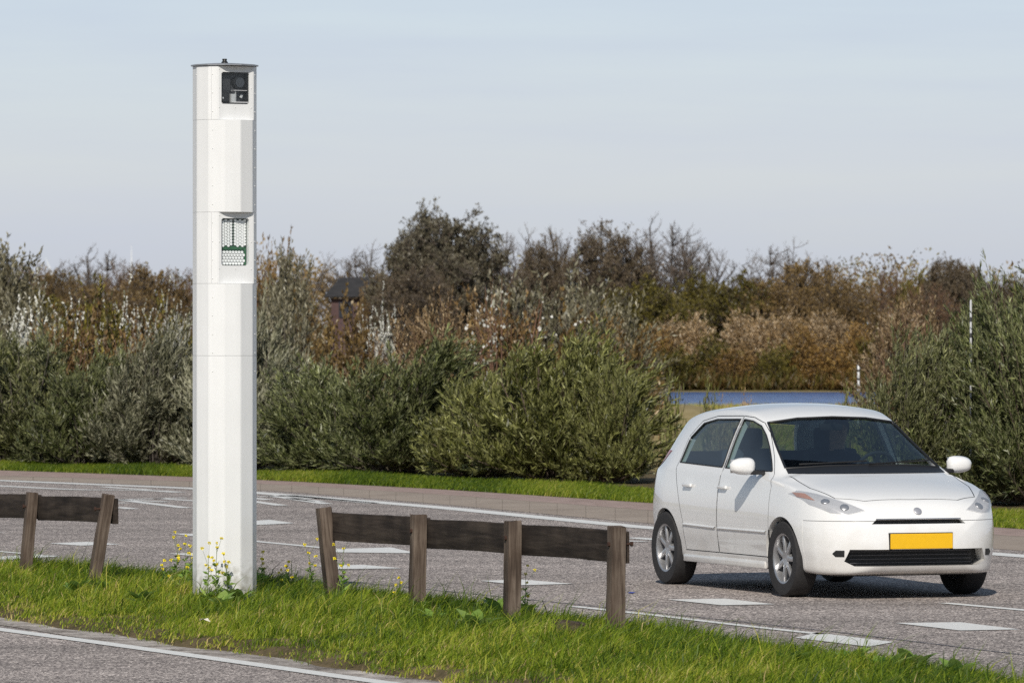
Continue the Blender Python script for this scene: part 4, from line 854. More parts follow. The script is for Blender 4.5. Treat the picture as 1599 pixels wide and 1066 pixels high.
# dark grass tussock, offcut of wood, scrap
rg = np.random.default_rng(9); N = 260; base = np.stack([rg.normal(0, .045, N), rg.normal(0, .05, N), np.zeros(N)], -1)
V, q, t3, tt = blades(None, None, rg.uniform(.1, .24, N), rg.uniform(.005, .009, N), rg.uniform(.1, .6, N), rg, np.clip(rg.normal(.1, .08, N), 0, 1), base)
p = gp(683, 966, .09); o = link('grass_tussock', npmesh('grass_tussock', V, q, t3, [L['grass']], tt), None, p); tag(o, 'dark green tussock of long grass right of the second barrier post', 'grass tuft')
bm = bmesh.new(); box(bm, (0, 0, .03), (.20, .11, .07), Matrix.Rotation(.15, 3, 'Y'), .015)
bmesh.ops.subdivide_edges(bm, edges=bm.edges[:], cuts=2, use_grid_fill=True)
for v in bm.verts: v.co += Vector(rg.normal(0, .004, 3))
p = gp(888, 1003, .10); p[2] = vgz(p)+.055; o = link('wood_offcut', bmmesh('wood_offcut', bm, M['clod'], 40), None, p, (0, 0, .25)); tag(o, 'short dark piece of rotten wood lying in the grass before the barrier', 'wood piece')
v, q, _ = leaves(np.array([[0., 0, 0], [.03, 0, .012]]), np.array([[1, .2, .35], [1, -.1, -.3]]), .05, .03, np.zeros(2), rg, .3)
p = gp(311, 985, .07); p[2] = vgz(p)+.07; o = link('dry_leaf', npmesh('dry_leaf', v, q, mats=[M['paper']]), None, p); tag(o, 'curled pale dry leaf in the grass below the column', 'leaf')

# ------------------------------------------------------------------ wooden guard barriers
def post(parent, x, y, z0, zt_, lean, yaw, w, seed):
    rg = np.random.default_rng(seed); bm = bmesh.new(); h = zt_-z0+.25
    box(bm, (0, 0, 0), (w, w, h), None, .007)
    bmesh.ops.subdivide_edges(bm, edges=[e for e in bm.edges if abs(e.verts[0].co.z-e.verts[1].co.z) > h*.5], cuts=5)
    for v in bm.verts:
        f = (v.co.z+h/2)/h; k = 1+.10*(.5-f)*.4; v.co.x *= k; v.co.y *= k; v.co += Vector((*rg.normal(0, .0016, 2), rg.normal(0, .004) if f > .95 else 0))
    o = link('post', bmmesh('post', bm, M['post'], 40), parent, (x+lean[0]*((zt_+z0-.25)/2-.05), y, (zt_+z0-.25)/2))
    o.rotation_mode = 'QUATERNION'; o.rotation_quaternion = Quaternion((0, 1, 0), lean[0]) @ Quaternion((0, 0, 1), yaw); return o
def guard(label, posts, rails, w, ext=None):
    o = empty('wooden_barrier', (posts[0][0], posts[0][1], .1)); tag(o, label, 'barrier', 'low wooden barriers on the verge')
    O = Vector(o.location); fd = Vector((posts[-1][0]-posts[0][0], posts[-1][1]-posts[0][1], 0)).normalized(); nd = Vector((-fd.y, fd.x, 0))
    if nd.y < 0: nd = -nd
    yaw = math.atan2(fd.y, fd.x)
    for k, (x, y, zb, ztp, ln) in enumerate(posts):
        po = post(o, x-O.x, y-O.y, zb-O.z, ztp-O.z, ln, yaw, w, 100+k+int(abs(x)*7))
        bm = bmesh.new(); cyl(bm, (0, .005, 0), .008, w+.06, 'Y', 10); cyl(bm, (0, -w*.5-.032, 0), .016, .014, 'Y', 6); cyl(bm, (0, w*.5+.030, 0), .016, .014, 'Y', 6)
        sgn = 1 if (Matrix.Rotation(yaw, 3, 'Z') @ Vector((0, 1, 0))).y > 0 else -1
        b = link('bolt', bmmesh('bolt', bm, M['rust']), o, Vector((x, y, ztp-.115))-O+nd*.03+Vector((ln[0]*.3, 0, 0)), (0, 0, yaw if sgn > 0 else yaw+math.pi))
    for k, (p, q, z0, z1, hgt) in enumerate(rails):
        A, B = Vector((*p, z0)), Vector((*q, z1)); A += nd*(w*.5+.022); B += nd*(w*.5+.022); l = (B-A).length
        bm = bmesh.new(); box(bm, (0, 0, 0), (l-.004, .042, hgt), None, .006)
        bmesh.ops.subdivide_edges(bm, edges=[e for e in bm.edges if abs(e.verts[0].co.x-e.verts[1].co.x) > l*.5], cuts=8)
        rg = np.random.default_rng(40+k)
        for v in bm.verts: v.co.z += .006*math.sin(v.co.x*2.1+k)+rg.normal(0, .0012)
        r = link('rail', bmmesh('rail', bm, M['rail'], 40), o, (A+B)/2-O); dz = (B.z-A.z)/l
        r.rotation_euler = (0, -math.asin(dz), math.atan2(B.y-A.y, B.x-A.x))
PR = []
for (px, dp, top, ln) in ((519, 42.7, 792, (-.105, 0)), (651, 40.9, 803, (.02, 0)), (799.5, 39.1, 813, (.01, 0)), (961, 37.3, 821.5, (.012, 0))):
    PR.append((at(px, dp), dp, .06, zt(top, dp), ln))
XY = [(p[0]+p[4][0]*.62, p[1]) for p in PR]; fdv = np.array(XY[-1])-np.array(XY[0]); fdv /= np.linalg.norm(fdv)
XY[-1] = tuple(np.array(XY[-1])-fdv*.0+0); XY[0] = tuple(np.array(XY[0])-fdv*0.0)
ZC = [zt(820, 42.7), zt(832, 40.9), zt(843, 39.1), zt(853.5, 37.3)]
guard('dark weathered wooden barrier of four posts between the camera column and the car', PR, [(XY[i], XY[i+1], ZC[i], ZC[i+1], .205) for i in range(3)], .098)
PL = [(at(40, 46.6), 46.6, .06, zt(768, 46.6), (.085, 0)), (at(147, 44.8), 44.8, .06, zt(771, 44.8), (.165, 0))]
PL.insert(0, (2*PL[0][0]-PL[1][0], 48.4, .06, PL[0][3], (.05, 0)))
XL = [(p[0]+p[4][0]*.6, p[1]) for p in PL]; fl_ = np.array(XL[2])-np.array(XL[1]); fl_ /= np.linalg.norm(fl_); XL[2] = tuple(np.array(XL[2])+fl_*.03)
zc = [zt(787, 48.4), zt(792, 46.6), zt(798, 44.8)]
guard('weathered wooden barrier with leaning posts at the left edge of the verge', PL, [(XL[0], XL[1], zc[0], zc[1], .195), (XL[1], XL[2], zc[1], zc[2], .195)], .085)

# ------------------------------------------------------------------ speed camera column
PD = 42.6; RP = 50/FPX*PD; ppos = Vector((at(350.8, PD), PD, 0))
ang = math.atan2(-ppos.x, PD)                       # local -Y looks at the road user
col = empty('speed_camera_column', (ppos.x, ppos.y, .08), ang); tag(col, 'tall white twelve-sided speed camera column with two windows on the grass verge', 'speed camera')
def P12(k=1.0): return [(RP*k*math.sin(R_(30*i)), -RP*k*math.cos(R_(30*i))) for i in range(12)]
NA = R_(28); ND_ = RP*math.cos(R_(42))
def clip(poly, d):
    out = []; nx_, ny_ = math.sin(NA), -math.cos(NA)
    for i in range(len(poly)):
        a, b = poly[i], poly[(i+1) % len(poly)]; da, db = a[0]*nx_+a[1]*ny_-d, b[0]*nx_+b[1]*ny_-d
        if da <= 0: out.append(a)
        if da*db < 0: t = da/(da-db); out.append((a[0]+(b[0]-a[0])*t, a[1]+(b[1]-a[1])*t))
    return out
def zz(py): return zt(py, PD)-.08
def seg(name, z0, z1, clipd=None):
    bm = bmesh.new(); prism(bm, P12() if clipd is None else clip(P12(), clipd), z0, z1)
    bmesh.ops.bevel(bm, geom=[e for e in bm.edges if abs(e.verts[0].co.z-e.verts[1].co.z) > .01], offset=.004, segments=2, affect='EDGES')
    return link(name, bmmesh(name, bm, M['white'], 12), col)
bm = bmesh.new(); prism(bm, clip(P12(.97), ND_*.6), -.25, zz(104)); link('core', bmmesh('core', bm, M['dgrey']), col)
seg('base_shell', -.2, zz(555)-.0008); seg('shell', zz(555)+.0008, zz(443)-.0008); seg('shell', zz(332)+.0008, zz(188.5)-.0008)
fl_n = Vector((math.sin(NA), -math.cos(NA), 0)); fl_u = Vector((math.cos(NA), math.sin(NA), 0)); chord = RP*math.sin(R_(42))
MF = Matrix(((fl_u.x, -fl_n.x, 0), (fl_u.y, -fl_n.y, 0), (0, 0, 1)))     # local x along the flat face, y into the column
def fpos(u, dep, z): return fl_u*u+fl_n*(ND_-dep)+Vector((0, 0, z))
def apply_bool(o, cutter, op='DIFFERENCE'):
    m = o.modifiers.new('b', 'BOOLEAN'); m.operation = op; m.object = cutter; m.solver = 'EXACT'
    dg = bpy.context.evaluated_depsgraph_get(); me = bpy.data.meshes.new_from_object(o.evaluated_get(dg)); o.modifiers.clear(); o.data = me
def tmpobj(bm, mat=None):
    me = bpy.data.meshes.new('cutter'); bm.to_mesh(me); bm.free()
    if mat: me.materials.append(mat)
    o = bpy.data.objects.new('cutter', me); COL.objects.link(o); return o
def kill(o): bpy.data.objects.remove(o, do_unlink=True)
UC, UW = -.004, .232                                # window centre / width on the face
def unit_shell(z0, z1, w0, w1, depth, name):
    s = seg('window_housing', z0+.0008, z1-.0008, ND_); s.location = (0, 0, 0)
    bm = bmesh.new(); box(bm, (0, depth/2-.02, (w0+w1)/2), (UW, depth+.04, w1-w0), None, 0)
    es = [e for e in bm.edges if abs(e.verts[0].co.y-e.verts[1].co.y) > depth*.5]; bmesh.ops.bevel(bm, geom=es, offset=.008, segments=4, affect='EDGES')
    bmesh.ops.transform(bm, matrix=MF.to_4x4(), verts=bm.verts); bmesh.ops.translate(bm, vec=fpos(UC, 0, 0), verts=bm.verts)
    c = tmpobj(bm); c.parent = col; bpy.context.view_layer.update(); apply_bool(s, c); kill(c)
    s.data.shade_smooth(); s.data.set_sharp_from_angle(angle=R_(12)); return s
def face_part(name, bm, mat, parent, smooth=None):
    bmesh.ops.transform(bm, matrix=MF.to_4x4(), verts=bm.verts); bmesh.ops.translate(bm, vec=fl_n*ND_, verts=bm.verts); return link(name, bmmesh(name, bm, mat, smooth), parent)
hu = unit_shell(zz(188.5), zz(105), zz(164), zz(114.5), .18, 'upper')
hl = unit_shell(zz(443), zz(332), zz(415), zz(341.5), .05, 'lower')
w0, w1 = zz(164), zz(114.5); hgt = w1-w0
bm = bmesh.new(); e = .003                          # dark liner of the camera chamber (open front)
for c, s in (((UC, .172, (w0+w1)/2), (UW-.004, .012, hgt-.004)), ((UC-UW/2+.006, .088, (w0+w1)/2), (.006, .155, hgt-.006)), ((UC+UW/2-.006, .088, (w0+w1)/2), (.006, .155, hgt-.006)),
             ((UC, .088, w1-.006), (UW-.02, .155, .006)), ((UC, .088, w0+.006), (UW-.02, .155, .006))): box(bm, c, s)
face_part('chamber_liner', bm, M['hollow'], hu)
bm = bmesh.new(); box(bm, (UC-.055, .10, w1-.075), (.085, .10, .12), None, .004); face_part('camera_box', bm, M['cbox'], hu)
bm = bmesh.new(); cyl(bm, (UC+.045, .07, w1-.075), .045, .09, 'Y', 32); ob = face_part('camera_lens', bm, M['black'], hu, 30)
bm = bmesh.new(); cyl(bm, (UC+.045, .018, w1-.075), .036, .012, 'Y', 32); face_part('lens_front', bm, M['lens'], ob, 30)
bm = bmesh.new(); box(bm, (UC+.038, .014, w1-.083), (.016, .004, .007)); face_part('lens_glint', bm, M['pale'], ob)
bm = bmesh.new(); box(bm, (UC+.045, .03, w1-.133), (.11, .05, .004)); face_part('shelf', bm, M['pale'], hu)
bm = bmesh.new(); box(bm, (UC-.008, .03, w0+.042), (.034, .03, .066), None, .003); box(bm, (UC+.012, .03, w0+.055), (.004, .03, .1)); face_part('bracket', bm, M['pale'], hu)
bm = bmesh.new(); box(bm, (UC+.05, .03, w0+.014), (.125, .05, .008)); face_part('base_rail', bm, M['pale'], hu)
bm = bmesh.new(); box(bm, (UC+.072, .045, w0+.06), (.02, .012, .026), Matrix.Rotation(.4, 3, 'Y'), .003); box(bm, (UC-.085, .04, w0+.045), (.014, .012, .012)); face_part('clip', bm, M['pale'], hu)
bm = bmesh.new(); box(bm, (UC-.065, .06, w0+.06), (.07, .05, .09), None, .01); face_part('flash_unit', bm, M['black'], hu)
bm = bmesh.new(); box(bm, (UC, .007, (w0+w1)/2), (UW-.003, .003, hgt-.003)); face_part('glass_pane', bm, M['pane'], hu)
# lower window: green board with white lens arrays
v0, v1 = zz(415), zz(341.5); vh = v1-v0
bm = bmesh.new(); box(bm, (UC, .045, (v0+v1)/2), (UW-.003, .006, vh-.003)); face_part('circuit_board', bm, M['pcb'], hl)
bm = bmesh.new(); box(bm, (UC+.005, .0405, v1-vh*.625), (UW-.05, .002, .026)); box(bm, (UC+UW/2-.016, .0405, v0+vh*.2), (.018, .002, vh*.36)); face_part('printed_strip', bm, M['pcbl'], hl)
def leds(u0, u1, z0, z1, nc, nr, rad):
    bm = bmesh.new(); du = (u1-u0)/max(1, nc-1); dz = (z1-z0)/(nr-.5)
    for i in range(nc):
        for j in range(nr):
            z = z1-(j+.5*(i % 2))*dz
            cyl(bm, (u0+i*du, .036, z), rad, .008, 'Y', 16)
    face_part('lens_array', bm, M['led'], hl, 30)
def leds_row(u0, u1, z0, z1, nc, nr, rad):
    bm = bmesh.new(); du = (u1-u0)/(nc-.5); dz = (z1-z0)/(nr-1)
    for j in range(nr):
        for i in range(nc): cyl(bm, (u0+(i+.5*(j % 2))*du, .036, z1-j*dz), rad, .008, 'Y', 16)
    face_part('lens_array', bm, M['led'], hl, 30)
leds(UC-UW/2+.010, UC-.0185, v1-vh*.575, v1-vh*.045, 5, 9, .0104)
leds(UC+.0165, UC+UW/2-.021, v1-vh*.575, v1-vh*.045, 5, 9, .0104)
leds_row(UC-UW/2+.016, UC+UW/2-.03, v0+vh*.045, v0+vh*.285, 8, 5, .0104)
bm = bmesh.new(); box(bm, (UC, .006, (v0+v1)/2), (UW-.003, .003, vh-.003)); face_part('glass_pane', bm, M['pane'], hl)
# lid, knob, seams, rivets
bm = bmesh.new(); prism(bm, P12(1.055), zz(104)-.001, zz(104)+.009); r = bmesh.ops.create_cone(bm, cap_ends=True, segments=12, radius1=RP*1.05, radius2=RP*.5, depth=.010)
bmesh.ops.rotate(bm, cent=(0, 0, 0), matrix=Matrix.Rotation(R_(90), 3, 'Z'), verts=r['verts']); bmesh.ops.translate(bm, vec=(0, 0, zz(104)+.0145), verts=r['verts'])
lid = link('lid', bmmesh('lid', bm, M['grey'], 20), col)
bm = bmesh.new(); lathe(bm, [(.0, 0), (.026, 0), (.024, .012), (.017, .018), (.015, .026), (.019, .03), (.017, .036), (0, .038)], 20, 'Z'); link('knob', bmmesh('knob', bm, M['black'], 30), lid, (0, -.01, zz(104)+.019))
def arc_r(a): k = (a+180) % 30-15; return RP*math.cos(R_(15))/math.cos(R_(k))
rv = bmesh.new(); bmesh.ops.create_uvsphere(rv, u_segments=10, v_segments=6, radius=.0042); rvm = bmmesh('rivet', rv, M['rivet'], 60)
def rivet(par, p): link('rivet', rvm, par, p)
for a, off in ((-22.5, 0), (76, .003), (-62, .0)):
    z = zz(118)
    while z > zz(600):
        if a != -62 or z > zz(300): 
            r_ = arc_r(a); rivet(col, (r_*math.sin(R_(a))*1.004, -r_*math.cos(R_(a))*1.004, z))
        z -= .1365 if a != -62 else .9
for h_, ws in ((hu, (w0, w1)), (hl, (v0, v1))):
    for uu in (-UW/2-.018, 0, UW/2+.016):
        for k, z in enumerate((ws[0]-.024, (ws[0]+ws[1])/2, ws[1]+.022)):
            if not (uu == 0 and k == 1): rivet(h_, fpos(UC+uu, -.001, z))
for z0, z1 in ((zz(188.5), zz(105)), (zz(443), zz(332))):
    bm = bmesh.new(); a = R_(-25); r_ = arc_r(-25)
    box(bm, (r_*math.sin(a), -r_*math.cos(a), (z0+z1)/2), (.0025, .004, z1-z0)); link('panel_seam', bmmesh('panel_seam', bm, M['pale']), col)

# ------------------------------------------------------------------ farmhouse, turbines, gauge posts
fd_ = 338; hx0, hx1 = at(508, fd_), at(690, fd_)
fh = empty('farmhouse', (at(600, fd_), fd_, -.8)); tag(fh, 'dark roofed brick farmhouse half hidden by the trees', 'farmhouse')
def hz(py): return zt(py, fd_)+.8
lx0, lx1 = hx0-fh.location.x, hx1-fh.location.x; Wd = 8.0; ez, rz_ = hz(464), hz(433); hip = (531-508)/FPX*fd_
bm = bmesh.new(); box(bm, ((lx0+lx1)/2, 0, (ez-.1)/2), (lx1-lx0-.9, Wd-.9, ez-.1)); wl0 = link('wall', bmmesh('wall', bm, M['wall']), fh)
bm = bmesh.new(); A = [bm.verts.new(c) for c in ((lx0, -Wd/2, ez), (lx1, -Wd/2, ez), (lx1, Wd/2, ez), (lx0, Wd/2, ez), (lx0+hip, 0, rz_), (lx1-hip, 0, rz_))]
fs = [bm.faces.new([A[i] for i in ix]) for ix in ((0, 1, 5, 4), (2, 3, 4, 5), (3, 0, 4), (1, 2, 5), (3, 2, 1, 0))]; fs[2].material_index = 1
bmesh.ops.recalc_face_normals(bm, faces=bm.faces); rf = link('roof', bmmesh('roof', bm, [M['roof'], M['roofl']]), fh)
for wx_ in (1.3, 3.2, 5.0):
    bm = bmesh.new(); box(bm, (lx0+wx_, -Wd/2+.43, ez-.75), (.8, .08, .9)); link('window', bmmesh('window', bm, M['wglass']), wl0)
def turbine(px, py_tip, dp, hub_py, rot, label, blade=42.0, yaw=0):
    s = FPX/dp; hz_ = zt(hub_py, dp); o = empty('wind_turbine', (at(px, dp), dp, -1)); tag(o, label, 'wind turbine', 'wind turbines beyond the trees')
    bm = bmesh.new(); lathe(bm, [(0, 0), (1.9, 0), (1.1, hz_), (0, hz_)], 16, 'Z'); link('tower', bmmesh('tower', bm, M['turb'], 40), o)
    bm = bmesh.new(); box(bm, (0, 1.2, hz_+1.2), (2.4, 7, 2.6), None, .4); na = link('nacelle', bmmesh('nacelle', bm, M['turb'], 40), o)
    bm = bmesh.new(); bmesh.ops.create_uvsphere(bm, u_segments=16, v_segments=10, radius=1.5); bmesh.ops.translate(bm, vec=(0, -3, hz_+1.2), verts=bm.verts); link('hub', bmmesh('hub', bm, M['turb'], 60), o)
    for k in range(3):
        bm = bmesh.new(); V = []
        for t, w in ((0, .8), (.12, 1.9), (.35, 1.4), (.7, .9), (1, .25)):
            V.append([bm.verts.new((sx*w, sy*.18*w, t*blade)) for sx, sy in ((-1, 0), (0, -1), (1, 0), (0, 1))])
        for a_, b_ in zip(V[:-1], V[1:]):
            for j in range(4): bm.faces.new((a_[j], a_[(j+1) % 4], b_[(j+1) % 4], b_[j]))
        bm.faces.new(V[-1]); bmesh.ops.recalc_face_normals(bm, faces=bm.faces)
        link('blade', bmmesh('blade', bm, M['turb'], 60), o, (0, -3.6, hz_+1.2), (0, rot+k*2*math.pi/3, 0))
# hubs stay below the tree line; one blade of each reaches above it
turbine(89, 0, 6500, 446, math.atan2(-18.5, 46), 'wind turbine with a tilted white blade above the trees at the far left', 34)
turbine(205.5, 0, 9000, 432, .0, 'faint wind turbine with an upright blade left of the column', 50)
turbine(1352, 0, 9000, 450, 0.02, 'faint wind turbine with an upright blade above the lake', 46)
def gauge(px, top, bot, dp, r, label):
    z0, z1 = zt(bot, dp), zt(top, dp); o = empty('gauge_post', (at(px, dp), dp, min(z0, 0))); tag(o, label, 'marker post', 'pale marker posts by the lake')
    zb = o.location.z; bm = bmesh.new(); lathe(bm, [(0, -.3), (r, -.3), (r, z1-zb-.02), (r*.6, z1-zb), (0, z1-zb)], 14, 'Z'); po = link('pole', bmmesh('pole', bm, M['pale'], 40), o)
    k = 0; z = z0-zb+.1
    while z < z1-zb-.1:
        bm = bmesh.new(); lathe(bm, [(r*1.04, 0), (r*1.08, .005), (r*1.08, .05), (r*1.04, .055)], 14, 'Z'); link('band', bmmesh('band', bm, M['dgrey']), po, (0, 0, z)); z += .19; k += 1
gauge(1340.5, 567, 640, 130, .030, 'pale banded gauge post standing at the lake above the car roof')
gauge(1516, 468, 640, 68.6, .0135, 'thin pale banded pole standing among the willow leaves behind the car front')

# ------------------------------------------------------------------ white hatchback
HD = np.array([.351, -.936]); yaw_c = math.atan2(HD[1], HD[0])
FLW = gp(1238, 931); fa = FLW[:2]+np.array([.936, .351])*.735; WB = 2.46
car = empty('parked_car', (*(fa-HD*WB/2), 0), yaw_c); car.name = 'hatchback_car'
tag(car, 'white small hatchback with a yellow front plate driving on the road', 'car')
def pch(keys):
    k = np.array(sorted(keys)); x, y = k[:, 0], k[:, 1]; h = np.diff(x); d = np.diff(y)/h; m = np.zeros(len(x)); m[0], m[-1] = d[0], d[-1]
    for i in range(1, len(x)-1):
        if d[i-1]*d[i] > 0: w1, w2 = 2*h[i]+h[i-1], h[i]+2*h[i-1]; m[i] = (w1+w2)/(w1/d[i-1]+w2/d[i])
    def f(v):
        v = np.clip(v, x[0], x[-1]); i = np.clip(np.searchsorted(x, v)-1, 0, len(h)-1); t = (v-x[i])/h[i]
        return (2*t**3-3*t**2+1)*y[i]+(t**3-2*t**2+t)*h[i]*m[i]+(-2*t**3+3*t**2)*y[i+1]+(t**3-t**2)*h[i]*m[i+1]
    return f
ztop = pch([(-1.86, .50), (-1.85, .64), (-1.825, .82), (-1.79, .95), (-1.70, 1.12), (-1.58, 1.29), (-1.46, 1.385), (-1.3, 1.435), (-.9, 1.48), (-.4, 1.50), (-.05, 1.487), (.18, 1.445), (.30, 1.405), (.7, 1.195), (1.04, 1.005), (1.13, .970), (1.3, .932), (1.55, .880), (1.75, .825), (1.88, .770), (1.96, .705), (2.02, .605), (2.045, .50), (2.05, .44)])
zbot = pch([(-1.86, .46), (-1.85, .40), (-1.8, .33), (-1.6, .26), (-1.2, .205), (1.45, .195), (1.75, .185), (1.9, .19), (1.98, .21), (2.03, .27), (2.05, .36)])
wmax = pch([(-1.86, .25), (-1.85, .44), (-1.82, .60), (-1.74, .715), (-1.55, .79), (-1.23, .832), (-.5, .838), (.5, .838), (1.23, .845), (1.5, .832), (1.68, .795), (1.80, .735), (1.90, .645), (1.98, .52), (2.03, .37), (2.05, .20)])
zsh = pch([(-1.86, .48), (-1.82, .72), (-1.75, .90), (-1.5, .955), (-1.2, .965), (-.3, .945), (.6, .925), (1.0, .905), (1.25, .875), (1.55, .805), (1.75, .745), (1.9, .675), (2.0, .565), (2.05, .42)])
wre_ = pch([(-1.86, .20), (-1.8, .46), (-1.6, .52), (-1.3, .555), (-.5, .575), (.1, .572), (.3, .575), (.7, .645), (1.0, .705), (1.12, .71), (1.3, .66), (1.6, .60), (1.8, .5), (1.95, .36), (2.05, .1)])
crn = pch([(-1.86, .01), (-1.75, .04), (-1.5, .07), (-.9, .055), (0, .055), (.25, .065), (.6, .085), (1.0, .07), (1.15, .035), (1.4, .035), (1.8, .03), (2.05, .01)])
def bspl(C, n):
    C = np.vstack([2*C[0]-C[1], C, 2*C[-1]-C[-2]]); s = np.linspace(0, len(C)-3-1e-6, n); i = s.astype(int); t = (s-i)[:, None]
    return ((1-t)**3*C[i]+(3*t**3-6*t**2+4)*C[i+1]+(-3*t**3+3*t**2+3*t+1)*C[i+2]+t**3*C[i+3])/6
def section(x, n=60, off=0.0):
    w, zb, ztp, zs, wr, c = (float(f(np.array(x))) for f in (wmax, zbot, ztop, zsh, wre_, crn))
    w -= off; zb += off*2.4; ztp -= off; wr -= off*.8
    zs = min(zs, ztp-.012); zb = min(zb, zs-.02); ws = w*.952; wr = min(wr, ws-.02); zr = max(ztp-c, zs+.004); H = zs-zb
    cab = np.clip((zr-zs)/.12, 0, 1); bul = .012*cab
    L_ = lambda t, b=0: ((ws-.02)*(1-t)+wr*t+b, (zs+.008)*(1-t)+zr*t)
    C = np.array([(0, zb), (.55*w, zb), (.88*w, zb), (.945*w, zb+.015), (.962*w, zb+.10*H), (.968*w, zb+.22*H), (.988*w, zb+.30*H), (.998*w, zb+.50*H), (.992*w, zb+.70*H), (.975*w, zb+.86*H), (ws, zs-.012), (ws-.008, zs+.004),
                  L_(.12), L_(.35, bul), L_(.7, bul), L_(.93), (wr, zr), (wr-.045, zr+.25*(ztp-zr)), (.6*wr, ztp-.25*(ztp-zr)), (.3*wr, ztp-.04*(ztp-zr)), (0, ztp)])
    return bspl(C, n)
def loft(xs_, off=0.0, n=60):
    S = [section(x, n, off) for x in xs_]; bm = bmesh.new(); rows = []
    for x, s in zip(xs_, S):
        s[0, 0] = s[-1, 0] = 0
        full = [(y, z) for y, z in s]+[(-y, z) for y, z in s[-2:0:-1]]; rows.append([bm.verts.new((x, y, z)) for y, z in full])
    m = len(rows[0])
    for a, b in zip(rows[:-1], rows[1:]):
        for k in range(m): bm.faces.new((a[k], a[(k+1) % m], b[(k+1) % m], b[k]))
    bm.faces.new(rows[0][::-1]); bm.faces.new(rows[-1]); bmesh.ops.recalc_face_normals(bm, faces=bm.faces); return bm
xs_c = np.concatenate([-1.86+.10*(np.linspace(0, 1, 9)**2), np.linspace(-1.73, 1.72, 74), 2.05-.31*(np.linspace(1, 0, 18)**2)])
bm = loft(xs_c); bvh = BVHTree.FromBMesh(bm); body = tmpobj(bm, M['carpaint']); body.name = 'body'; body.parent = None
for i in range(1): pass
def cutter(build):
    b = bmesh.new(); build(b); return tmpobj(b)
def convex(poly, k): # shrink polygon about its centre
    c = np.mean(poly, axis=0); return [tuple(c+(np.array(p)-c)*k) for p in poly]
WS = [(-.665, 1.000), (-.35, 1.018), (0, 1.024), (.35, 1.018), (.665, 1.000), (.545, 1.352), (.3, 1.385), (0, 1.395), (-.3, 1.385), (-.545, 1.352)]
RW = [(-.55, 1.03), (.55, 1.03), (.47, 1.30), (0, 1.335), (-.47, 1.30)]
FW = [(.84, .975), (.40, 1.250), (.26, 1.325), (.10, 1.362), (-.06, 1.374), (-.06, .985)]
BW = [(-.13, .988), (-.13, 1.374), (-.60, 1.366), (-.86, 1.330), (-1.02, 1.21), (-1.04, 1.01)]
QW = [(-1.10, 1.03), (-1.08, 1.20), (-.99, 1.29), (-1.22, 1.27), (-1.36, 1.10), (-1.34, 1.04)]
DF = [(.98, .30), (.975, .86), (.90, .955), (.42, 1.275), (.27, 1.352), (.10, 1.392), (-.09, 1.402), (-.09, .30)]
DB = [(-.10, .30), (-.10, 1.402), (-.62, 1.394), (-.92, 1.35), (-1.07, 1.22), (-1.07, .98), (-.95, .78), (-.83, .55), (-.80, .30)]
cav = tmpobj(loft(np.linspace(-1.62, 1.06, 44), .045, 44)); apply_bool(body, cav); kill(cav)
def wheels_cut(b):
    for sx in (1, -1):
        for sy in (1, -1): cyl(b, (sx*WB/2, sy*.78, .295), .335, .46, 'Y', 56)
    for s0, s1 in ((.40, 1.1), (-1.1, -.40)):
        for W_ in (FW, BW): prism(b, W_, s0, s1, 'Y')
c = cutter(wheels_cut); apply_bool(body, c); kill(c)
def front_cut(b):
    prism(b, WS, .12, 1.7, 'X'); prism(b, RW, -2.2, -1.3, 'X')
    prism(b, [(-.60, .300), (-.53, .262), (.53, .262), (.60, .300), (.565, .392), (-.565, .392)], 1.70, 2.3, 'X')
    prism(b, [(-.40, .588), (.40, .588), (.36, .622), (-.36, .622)], 1.90, 2.3, 'X')
c = cutter(front_cut); apply_bool(body, c); kill(c)
def piece(name, build_small, smooth=28, mat=None):
    o = bpy.data.objects.new(name, body.data.copy()); COL.objects.link(o); c = cutter(build_small); apply_bool(o, c, 'INTERSECT'); kill(c); return o
pieces = []
for sy in (1, -1):
    for poly in (DF, DB):
        rng2 = (.42, 1.1) if sy > 0 else (-1.1, -.42)
        pieces.append(('door', piece('door', lambda b: prism(b, convex(poly, .9915), *rng2, 'Y')), poly, sy))
HOOD = [(1.085, -.70), (1.085, .70), (1.45, .685), (1.74, .60), (1.855, .40), (1.875, 0), (1.855, -.40), (1.74, -.60), (1.45, -.685)]
hood = piece('hood', lambda b: prism(b, [(1.09+(x-1.09)*.994, y*.993) for x, y in HOOD], .70, 1.2, 'Z'))
bump = piece('front_bumper', lambda b: box(b, (2.0, 0, .30), (.80, 2.2, .618)))
def all_cut(b):
    for sy in (1, -1):
        r2 = (.42, 1.1) if sy > 0 else (-1.1, -.42)
        prism(b, DF, *r2, 'Y'); prism(b, [(x-.001, z) for x, z in DB], *r2, 'Y')
    prism(b, HOOD, .70, 1.2, 'Z'); box(b, (2.0, 0, .30), (.808, 2.2, .626))
c = cutter(all_cut); apply_bool(body, c); kill(c)
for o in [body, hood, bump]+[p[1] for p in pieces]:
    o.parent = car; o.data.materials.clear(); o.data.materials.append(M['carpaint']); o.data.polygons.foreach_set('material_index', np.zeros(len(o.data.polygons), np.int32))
    o.data.shade_smooth(); o.data.set_sharp_from_angle(angle=R_(26))
